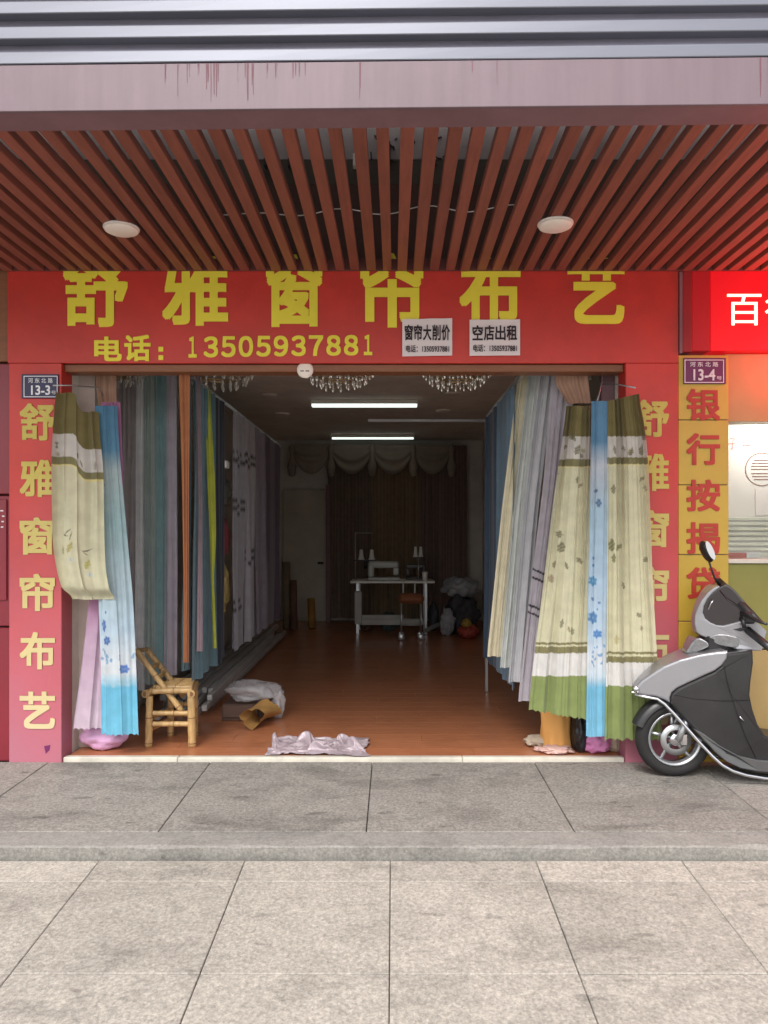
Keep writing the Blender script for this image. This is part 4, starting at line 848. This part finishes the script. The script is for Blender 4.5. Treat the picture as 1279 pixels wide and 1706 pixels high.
# ------------------------------------------------------------------ bamboo chair
ch = empty('bamboo_chair', (-1.42, 4.95, 0), 'small low bamboo chair standing inside the shop threshold', 'chair')
def bam(a_, b_, r, parent=ch, name='leg', nodes=2):
    r = r*1.18
    a_, b_ = Vector(a_), Vector(b_); pts = []; rs = []; N = 18
    for i in range(N+1):
        t = i/N; k = max(0, 1-abs(((t*nodes+.35) % 1)-.5)*16); pts.append(a_.lerp(b_, t)); rs.append(r*(1+.12*k)*(1+.04*math.sin(i*1.3)))
    o = MB().tube(pts, rs, 12).build(name, M['bamboo'], parent)
    m = MB()
    for k in range(nodes):
        t = (k+.15)/nodes
        if 0 < t < 1:
            p = a_.lerp(b_, t); d = (b_-a_).normalized(); m = MB().tube([p-d*.003, p+d*.003], r*1.10, 12, False); link('node_ring', m.mesh('node_ring'), M['bamboo_node'], o)
    return o
YN1, YF1 = 4.84, 5.10
nlx, nrx = PX(249, YN1), PX(320, YN1); flx, frx = PX(284, YF1), PX(324, YF1)
sz = PZ(1158, YN1); 
bam((nlx-.006, YN1, 0), (nlx, YN1, sz-.004), .019); bam((nrx, YN1, 0), (nrx-.006, YN1, sz-.004), .022)
bam((flx, YF1, 0), (flx, YF1, sz-.004), .019); bam((frx, YF1, 0), (frx, YF1, sz-.004), .02)
bam((nlx-.02, YN1-.03, sz+.012), (flx-.02, YF1+.03, sz+.012), .0205, name='seat_rail', nodes=1); bam((nrx, YN1-.03, sz+.012), (frx, YF1+.03, sz+.012), .0205, name='seat_rail', nodes=1)
for x, y in ((nlx-.02, YN1-.0305), (nrx, YN1-.0305)): MB().lathe([(.0, .001), (.015, .0), (.015, -.0005)], (x, y, sz+.012), 14, 'y').build('rail_hollow', M['bamboo_node'], ch)
bam((nlx, YN1+.0, sz+.024), (nrx, YN1, sz+.03), .016, name='seat_pole', nodes=2)
for t in (.17, .34, .5, .66, .83, 1.0): bam((nlx+(flx-nlx)*t, YN1+(YF1-YN1)*t, sz+.040), (nrx+(frx-nrx)*t, YN1+(YF1-YN1)*t, sz+.040), .015 if t < 1 else .018, name='seat_pole', nodes=2)
for py, r in ((1188, .013), (1206, .014)):
    bam((nlx, YN1, PZ(py, YN1)), (nrx, YN1, PZ(py, YN1)), r, name='stretcher', nodes=2); bam((flx, YF1, PZ(py, YN1)), (frx, YF1, PZ(py, YN1)), r, name='stretcher', nodes=2)
    bam((nlx, YN1, PZ(py+9, YN1)), (flx, YF1, PZ(py+9, YN1)), r, name='stretcher', nodes=2); bam((nrx, YN1, PZ(py+9, YN1)), (frx, YF1, PZ(py+9, YN1)), r, name='stretcher', nodes=2)
b1 = P(226, 1082, YN1+.03); b2 = P(303, 1185, YN1+.03); bam(b2, b1, .0165, name='back_post', nodes=2)
b3 = P(243, 1080, YF1-.03); b4 = P(306, 1160, YF1-.03); bam(b4, b3, .0165, name='back_post', nodes=2)
for t in (.02, .32, .48): bam(b1.lerp(b2, t), b3.lerp(b4, t), .012, name='back_slat', nodes=1)

# ------------------------------------------------------------------ cloth on the threshold
M['satin'] = mk('satin', (164, 150, 156), .32, var=.1, vs=10, spec=.8)
def sim_cloth(W=.95, D=.62, nx=72, ny=46, frames=30, seed=3.3):
    """a satin cloth dropped in a heap: Blender's own cloth solver, then frozen as a mesh"""
    vs = []; fs = []
    for j in range(ny+1):
        for i in range(nx+1):
            u, v = i/nx-.5, j/ny-.5
            # thrown down bunched: shoved together along x and y, so it buckles into folds
            x = u*W*.72+.03*mnoise.noise((u*4, v*4, seed)); y = v*D*.62+.03*mnoise.noise((u*4, v*4, seed+5))
            z = .075+.045*math.sin(u*15+2.2*v*3+seed)*(.5+.5*math.cos(v*4))+.035*math.sin(v*17-u*5)+.05*mnoise.noise((u*5, v*5, seed+9))
            vs.append((x, y, z))
    for j in range(ny):
        for i in range(nx): fs.append((j*(nx+1)+i, j*(nx+1)+i+1, (j+1)*(nx+1)+i+1, (j+1)*(nx+1)+i))
    me = bpy.data.meshes.new('c'); me.from_pydata(vs, [], fs); o = bpy.data.objects.new('c', me); C.objects.link(o)
    pm = bpy.data.meshes.new('p'); pm.from_pydata([(-2, -2, 0), (2, -2, 0), (2, 2, 0), (-2, 2, 0)], [], [(0, 1, 2, 3)]); p = bpy.data.objects.new('p', pm); C.objects.link(p)
    p.modifiers.new('col', 'COLLISION'); p.collision.thickness_outer = .004; p.collision.cloth_friction = 25
    m = o.modifiers.new('cl', 'CLOTH'); st = m.settings; st.quality = 5; st.mass = .4; st.tension_stiffness = 12; st.compression_stiffness = 12; st.shear_stiffness = 4; st.bending_stiffness = .01
    st.air_damping = 1; m.collision_settings.use_self_collision = True; m.collision_settings.self_distance_min = .004; m.collision_settings.distance_min = .004; m.collision_settings.collision_quality = 3
    m.point_cache.frame_start = 1; m.point_cache.frame_end = frames
    S.frame_start = 1; S.frame_end = frames
    for f in range(1, frames+1): S.frame_set(f)
    ev = o.evaluated_get(bpy.context.evaluated_depsgraph_get()).to_mesh(); n = len(ev.vertices); V = np.zeros(n*3); ev.vertices.foreach_get('co', V); V = V.reshape(-1, 3).copy()
    bpy.data.objects.remove(o); bpy.data.objects.remove(p); S.frame_set(1)
    return V, fs
Vc, fs = sim_cloth()
x0_, x1_ = Vc[:, 0].min(), Vc[:, 0].max(); k_ = (PX(619, 4.76)-PX(446, 4.76))/(x1_-x0_); zs_ = min(1.0, .15/(Vc[:, 2].max()))
vs = [(PX(446, 4.76)+(p[0]-x0_)*k_, 4.815+p[1]*.95, .004+max(0, p[2])*zs_) for p in Vc]
cc_ = MB().add(vs, fs, True).build('crumpled_cloth', M['satin']); sm_ = cc_.modifiers.new('smooth', 'SUBSURF'); sm_.levels = sm_.render_levels = 1
tag(cc_, 'crumpled silvery pink satin cloth lying on the floor at the threshold', 'cloth')

# ------------------------------------------------------------------ bundles under the right and left curtains
M['orange_roll'] = mk('orange_fabric', (222, 164, 92), .8, var=.06); M['pink_cloth'] = mk('pink_cloth', (206, 130, 178), .75, var=.12, vs=14); M['pale_pink'] = mk('pale_pink_cloth', (214, 176, 166), .75, var=.1); M['black_bag'] = mk('black_bag', (34, 34, 38), .3, var=.2, bump=.9, bs=35)
M['lilac'] = mk('lilac_cloth', (204, 160, 196), .75, var=.12, vs=14); M['beige'] = mk('beige_cloth', (176, 160, 142), .8)
def roll(name, x0, x1, py0, Y, mat, label, seed, flare=.0):
    cx, r = (PX(x0, Y)+PX(x1, Y))/2, (PX(x1, Y)-PX(x0, Y))/2; h = PZ(py0, Y); n = 30; vs = []; fs = []; J = 14
    for j in range(J+1):
        t = j/J
        for k in range(n):
            a_ = 2*math.pi*k/n; rr = r*(1+flare*(1-t)**2+.05*math.sin(9*a_+3*t)+.14*mnoise.noise((math.cos(a_)*2+seed, math.sin(a_)*2, t*3)))
            vs.append((cx+rr*math.cos(a_), Y+r+rr*.8*math.sin(a_), .002+h*t+(.012*mnoise.noise((math.cos(a_)*3, math.sin(a_)*3, seed)) if j == J else 0)))
    for j in range(J):
        for k in range(n): fs.append((j*n+k, j*n+(k+1) % n, (j+1)*n+(k+1) % n, (j+1)*n+k))
    fs.append(tuple(J*n+k for k in range(n)))
    return tag(MB().add(vs, fs, True).build(name, mat), label, 'fabric')
roll('fabric_roll', 906, 957, 1165, 4.72, M['orange_roll'], 'standing orange fabric roll under the cream curtain hem', 2)
crumple('cloth', (PX(926, 4.7), 4.715, 0), .10, .07, .02, M['pale_pink'], 'pale pink cloth crumpled at the foot of the orange roll', 'cloth', 31, amp=.5)
crumple('cloth', (PX(900, 4.85), 4.86, .0), .09, .06, .035, M['beige'], 'beige cloth scrap on the floor behind the orange roll', 'cloth', 32, amp=.4)
crumple('plastic_bag', (PX(967, 4.72), 4.74, 0), .048, .08, .13, M['black_bag'], 'black plastic bag squeezed between the orange roll and the blue curtain', 'bag', 33, amp=.2)
crumple('cloth', (PX(994, 4.7), 4.72, 0), .085, .08, .075, M['pink_cloth'], 'bright pink cloth bunched under the narrow blue curtain', 'cloth', 34, amp=.3)
crumple('cloth', (PX(1022, 4.75), 4.75, 0), .05, .06, .07, M['beige'], 'grey beige cloth bunched beside the bright pink one', 'cloth', 37, amp=.3)
crumple('fabric_bundle', (PX(167, 4.74), 4.80, 0), .135, .09, .085, M['lilac'], 'lilac fabric bundle bunched under the lavender curtain hem', 'fabric', 45, amp=.22, fr=2.0)
#@@PART3
# ------------------------------------------------------------------ scooter
YSC = 4.34
sc_ = empty('motor_scooter', (PX(1230, YSC), YSC, zu(YSC)), 'silver and black motor scooter parked on the pavement in front of the yellow strip', 'scooter')
M['silver'] = mk('silver_paint', (150, 150, 154), .28, metal=.55, var=.04, coat=.5)
M['sc_black'] = mk('scooter_black', (38, 37, 38), .36, var=.35, vs=3, grime=.3)
M['rubber'] = mk('tyre_rubber', (34, 33, 33), .85, var=.15, bump=.3, bs=80)
M['screen'] = mk('smoked_screen', (38, 30, 32), .12, var=.1, coat=.6)
M['lens'] = mk('lamp_lens', (128, 128, 130), .12, var=.3, vs=60, metal=.5, coat=.8)
M['mirror_glass'] = mk('mirror_glass', (240, 242, 245), .03, metal=1, var=0)
def slabbed(name, pts, near, far, mat, parent, bev=.012, seg=3):
    """outline given in photo pixels at the scooter's plane; near/far: half depth as function of px"""
    bm = bmesh.new(); A = []; B = []
    for (px, py) in pts:
        p = P(px, py, YSC); A.append(bm.verts.new((p.x, YSC-near(px), p.z))); B.append(bm.verts.new((p.x, YSC+far(px), p.z)))
    n = len(pts); bm.faces.new(A); bm.faces.new(B[::-1])
    for i in range(n): bm.faces.new((A[i], B[i], B[(i+1) % n], A[(i+1) % n]))
    bmesh.ops.recalc_face_normals(bm, faces=bm.faces)
    rim = [e for e in bm.edges if abs(e.verts[0].co.y-e.verts[1].co.y) < 1.0 and ((e.verts[0] in A and e.verts[1] in A) or (e.verts[0] in B and e.verts[1] in B))]
    if bev: bmesh.ops.bevel(bm, geom=rim, offset=bev, segments=seg, profile=.5, affect='EDGES', clamp_overlap=True)
    me = bpy.data.meshes.new(name); bm.to_mesh(me); bm.free()
    return link(name, me, mat, parent, False)
def smoothpoly(pts, it=1):
    for _ in range(it):
        q = []
        for i in range(len(pts)):
            a_, b_ = pts[i], pts[(i+1) % len(pts)]; q += [(a_[0]*.78+b_[0]*.22, a_[1]*.78+b_[1]*.22), (a_[0]*.22+b_[0]*.78, a_[1]*.22+b_[1]*.78)]
        pts = q
    return pts
wcx, wcy = 1121, 1229
wc = P(wcx, wcy, YSC); wr = wc.z-zu(YSC)-.001
tyre = MB(); prof = []
for k in range(17):
    a_ = 2*math.pi*k/16; prof.append((wr-.036+.036*math.cos(a_), .045*math.sin(a_)))
def wheel(c, parent):
    w_ = MB().lathe(prof, c, 40, 'y').build('tyre', M['rubber'], parent)
    MB().lathe([(.146, -.032), (.152, -.036), (.150, -.012), (.134, -.005), (.134, .005), (.150, .012), (.152, .036), (.146, .032), (.138, .03), (.138, -.03), (.146, -.032)], c, 40, 'y').build('rim', M['alu'], w_)
    m = MB(); 
    for k in range(5):
        a_ = 2*math.pi*k/5+.4; d = Vector((math.cos(a_), 0, math.sin(a_))); t = Vector((-d.z, 0, d.x))
        for s_ in (-.012, .012): m.tube([c+d*.035+t*s_*.6, c+d*.14+t*s_*1.8], [.012, .008], 6)
        MB().tube([c+d*.03, c+d*.14], [.014, .009], 6).build('spoke', M['alu'], w_)
    MB().lathe([(.0, -.05), (.03, -.05), (.036, -.04), (.036, .04), (.03, .05), (.0, .05)], c, 20, 'y').build('hub', M['chrome'], w_)
    MB().lathe([(.055, -.046), (.088, -.046), (.088, -.042), (.055, -.042), (.055, -.046)], c, 30, 'y').build('brake_disc', M['alu'], w_)
    return w_
wheel(wc, sc_)
# fork and inner mudguard
fk = Vector((PX(1172, YSC), YSC-.062, PZ(1120, YSC)))
MB().tube([wc+Vector((0, -.066, 0)), wc+Vector((.03, -.066, .06)), fk], [.016, .02, .022], 10).build('fork_leg', M['alu'], sc_)
MB().tube([wc+Vector((0, .066, 0)), wc+Vector((.03, .066, .06)), fk+Vector((0, .124, 0))], [.016, .02, .022], 10).build('fork_leg', M['alu'], sc_)
MB().box(wc.x+.02, wc.x+.06, YSC-.075, YSC-.05, wc.z-.03, wc.z+.045, .008).build('brake_caliper', M['chrome'], sc_)
m = MB(); vs = []; fs = []; N = 22
for i in range(N+1):
    a_ = R(20+140*i/N); r_ = wr+.022
    for j, (dy, dr) in enumerate(((-.055, -.035), (-.05, -.004), (-.02, .008), (.02, .008), (.05, -.004), (.055, -.035))): vs.append((wc.x+(r_+dr)*math.cos(a_), YSC+dy, wc.z+(r_+dr)*math.sin(a_)))
for i in range(N):
    for j in range(5): fs.append((i*6+j, i*6+j+1, i*6+7+j, i*6+6+j))
MB().add(vs, fs, True).build('mudguard', M['sc_black'], sc_)
lerp = lambda a_, b_, t: a_+(b_-a_)*min(1, max(0, t))
cow = [(1055, 1143), (1064, 1132), (1080, 1119), (1097, 1106), (1121, 1094), (1151, 1084), (1175, 1079), (1191, 1077), (1189, 1090), (1182, 1101), (1172, 1110), (1152, 1121), (1133, 1132), (1118, 1141), (1110, 1149), (1107, 1158), (1108, 1166), (1098, 1161), (1087, 1157), (1070, 1156), (1058, 1154)]
slabbed('front_cowl', cow, lambda p: lerp(.035, .175, (p-1055)/136), lambda p: lerp(.035, .175, (p-1055)/136), M['silver'], sc_, .022, 4)
leg = [(1186, 1082), (1232, 1076), (1233, 1096), (1229, 1125), (1227, 1148), (1232, 1172), (1240, 1195), (1250, 1212), (1266, 1221), (1300, 1226), (1420, 1228), (1420, 1276), (1300, 1279), (1240, 1274), (1212, 1267), (1190, 1256), (1172, 1240), (1150, 1215), (1128, 1190), (1109, 1168), (1107, 1159), (1110, 1150), (1118, 1142), (1133, 1133), (1152, 1122), (1172, 1111), (1182, 1102)]
slabbed('leg_shield', leg, lambda p: lerp(.085, .165, (p-1107)/90), lambda p: lerp(.085, .165, (p-1107)/90), M['sc_black'], sc_, .014, 3)
tp = [(1054, 1155), (1070, 1158), (1088, 1160), (1099, 1168), (1112, 1182), (1130, 1203), (1150, 1227), (1168, 1247), (1182, 1260), (1198, 1269), (1220, 1276), (1250, 1281), (1290, 1284), (1350, 1286), (1420, 1286)]
for s_ in (-1, 1):
    MB().tube([(P(a_, b_, YSC).x, YSC+s_*(lerp(.035, .168, (a_-1055)/130)), P(a_, b_, YSC).z) for a_, b_ in tp], [.006]+[.0095]*13+[.009], 8).build('chrome_trim', M['chrome'], sc_)
M['sc_grey'] = mk('scooter_grey', (74, 74, 74), .3, var=.15, vs=6, coat=.3)
M['seam'] = mk('panel_seam', (14, 14, 14), .8)
sw = lambda p: lerp(.085, .165, (p-1107)/90)
slabbed('sill_panel', [(1140, 1204), (1152, 1217), (1172, 1240), (1190, 1255), (1212, 1265), (1240, 1270), (1300, 1274), (1300, 1256), (1240, 1252), (1208, 1245), (1180, 1230), (1156, 1212)], lambda p: sw(p)+.006, lambda p: sw(p)+.006, M['sc_grey'], sc_, .005, 2)
for pts_ in ([(1113, 1152), (1140, 1157), (1185, 1158), (1226, 1156)], [(1186, 1100), (1192, 1130), (1204, 1170), (1220, 1215), (1236, 1248)]):
    MB().tube([(P(a_, b_, YSC).x, YSC-sw(a_)-.0003, P(a_, b_, YSC).z) for a_, b_ in pts_], .0016, 5).build('panel_seam', M['seam'], sc_)
MB().tube([P(1200, 985, YSC-.09), P(1212, 1000, YSC-.15), P(1228, 1010, YSC-.17), P(1244, 1026, YSC-.16)], .004, 6).build('brake_cable', M['black'], sc_)
# badge at the nose
MB().lathe([(.0, -.012), (.016, -.01), (.02, 0), (.0, .004)], P(1060, 1148, YSC-.036), 16, 'y').build('nose_badge', M['chrome'], sc_)
# handlebar cowl, turned a little towards the street
hw = lambda p: lerp(.03, .14, (p-1158)/85)
scr = smoothpoly([(1163, 1024), (1166, 1006), (1174, 991), (1188, 977), (1200, 970), (1212, 980), (1224, 996), (1238, 1014), (1244, 1028), (1212, 1040), (1192, 1046), (1176, 1044)])
slabbed('windscreen', scr, lambda p: hw(p)-.008, lambda p: hw(p)-.008, M['screen'], sc_, .012, 3)
hb = [(1154, 1040), (1154.5, 1026), (1158, 1012), (1164, 999), (1172, 987), (1181, 978), (1189, 974), (1191, 977), (1181, 986), (1173, 997), (1168, 1009), (1166.5, 1020), (1170, 1029), (1177, 1035), (1186, 1039), (1195, 1039.5), (1206, 1036), (1220, 1031), (1233, 1026), (1241, 1031), (1250, 1039), (1258, 1047), (1255, 1062), (1250, 1078), (1232, 1079), (1214, 1078), (1196, 1071), (1176, 1063), (1164, 1058), (1157, 1053)]
slabbed('handlebar_cowl', hb, hw, hw, M['silver'], sc_, .007, 3)
def plateon(name, pts, dy, mat, y0f, th=.012, bev=.004):
    return slabbed(name, pts, lambda p: y0f(p)+dy+th, lambda p: -(y0f(p)+dy-.02), mat, sc_, bev, 2)
plateon('headlight', smoothpoly([(1172, 1060), (1184, 1054), (1198, 1054), (1217, 1058), (1216, 1074), (1200, 1074), (1184, 1070)]), .0, M['lens'], hw, .010)
plateon('cowl_vent', [(1209, 1045), (1219, 1042), (1227, 1045), (1218, 1048)], 0, M['sc_black'], hw, .003, 0)
cw = lambda p: lerp(.035, .175, (p-1055)/136)
slabbed('indicator', smoothpoly([(1137, 1088), (1144, 1074), (1151, 1062), (1158, 1060), (1168, 1066), (1170, 1073), (1160, 1080), (1148, 1086)]), lambda p: lerp(.03, .10, (p-1135)/35), lambda p: lerp(.03, .10, (p-1135)/35), M['lens'], sc_, .008, 2)
MB().box(PX(1168, YSC), PX(1236, YSC), YSC-.07, YSC+.07, PZ(1090, YSC), PZ(1058, YSC), .015).build('steering_neck', M['sc_black'], sc_)
MB().tube([P(1180, 1016, YSC-.10), P(1184, 1006, YSC-.105), P(1188, 1000, YSC-.11)], .003, 6).build('screen_glint', M['chrome'], sc_)  # chrome sliver modelled as a glint on the windscreen
# handlebar, grips, levers, mirror
g0, g1 = P(1246, 1050, YSC-.14), P(1290, 1086, YSC-.36)
MB().tube([g0, g1], [.022, .019], 12).build('grip', M['sc_black'], sc_)
MB().tube([P(1222, 1010, YSC+.14), P(1216, 1000, YSC+.34)], [.022, .019], 12).build('grip', M['sc_black'], sc_)
MB().tube([P(1238, 1022, YSC-.15), P(1262, 1034, YSC-.26), P(1277, 1040, YSC-.33)], [.013, .011, .007], 8).build('brake_lever', M['sc_black'], sc_)
MB().tube([P(1196, 968, YSC+.10), P(1213, 985, YSC+.02), P(1232, 1005, YSC-.08), P(1252, 1024, YSC-.15), P(1270, 1038, YSC-.2)], [.022, .026, .026, .022, .008], 10).build('instrument_housing', M['black'], sc_)
MB().box(PX(1216, YSC), PX(1236, YSC), YSC-.17, YSC-.12, PZ(1034, YSC), PZ(1014, YSC), .01).build('switch_block', M['black'], sc_)
MB().tube([P(1237, 1032, YSC-.165), P(1240, 1046, YSC-.168)], .012, 8).build('lever_stop', M['black'], sc_)
MB().tube([P(1199, 974, YSC-.02), P(1190, 962, YSC-.04), P(1184, 945, YSC-.05), P(1180, 932, YSC-.05)], [.012, .006, .005, .006], 8).build('mirror_stem', M['black'], sc_)
mr_ = bmesh.new(); bmesh.ops.create_icosphere(mr_, subdivisions=3, radius=1)
mc = P(1176.5, 919, YSC-.05); ax = Vector((-.44, 0, 1)).normalized(); side = Vector((1, 0, .44)).normalized()
for v in mr_.verts: c_ = v.co.copy(); v.co = mc+ax*c_.z*.066+side*c_.x*.026+Vector((0, 1, 0))*c_.y*.05
me = bpy.data.meshes.new('mirror_head'); mr_.to_mesh(me); mr_.free(); mh = link('mirror_head', me, M['black'], sc_, True)
m = MB(); n = 24; vs = []
for k in range(n):
    a_ = 2*math.pi*k/n; vs.append(mc+ax*(.056*math.sin(a_)+.006)+side*(.017*math.cos(a_)+.006)+Vector((0, -.05-.0, 0)))
m.add(vs, [tuple(range(n))]); link('mirror_glass', m.mesh('mirror_glass'), M['mirror_glass'], sc_)
# floorboard, foot hook, seat and tail (beyond the picture's edge)
MB().tube([P(1240, 1212, YSC-.05), P(1243, 1200, YSC-.06), P(1250, 1190, YSC-.06)], [.012, .016, .014], 8).build('bag_hook', M['black'], sc_)
MB().tube([P(1232, 1194, YSC-.168), P(1240, 1202, YSC-.168)], .004, 6).build('trim_piece', M['chrome'], sc_)
tail = [(1395, 1228), (1400, 1160), (1412, 1120), (1440, 1105), (1520, 1100), (1575, 1085), (1590, 1100), (1570, 1135), (1530, 1165), (1500, 1200), (1480, 1250), (1420, 1276), (1400, 1270)]
slabbed('rear_body', tail, lambda p: .16, lambda p: .16, M['silver'], sc_, .03, 4)
slabbed('saddle', smoothpoly([(1392, 1108), (1400, 1088), (1450, 1080), (1500, 1078), (1560, 1062), (1582, 1070), (1585, 1086), (1520, 1100), (1440, 1106)]), lambda p: .14, lambda p: .14, M['sc_black'], sc_, .02, 3)
wheel(P(1500, wcy, YSC), sc_)
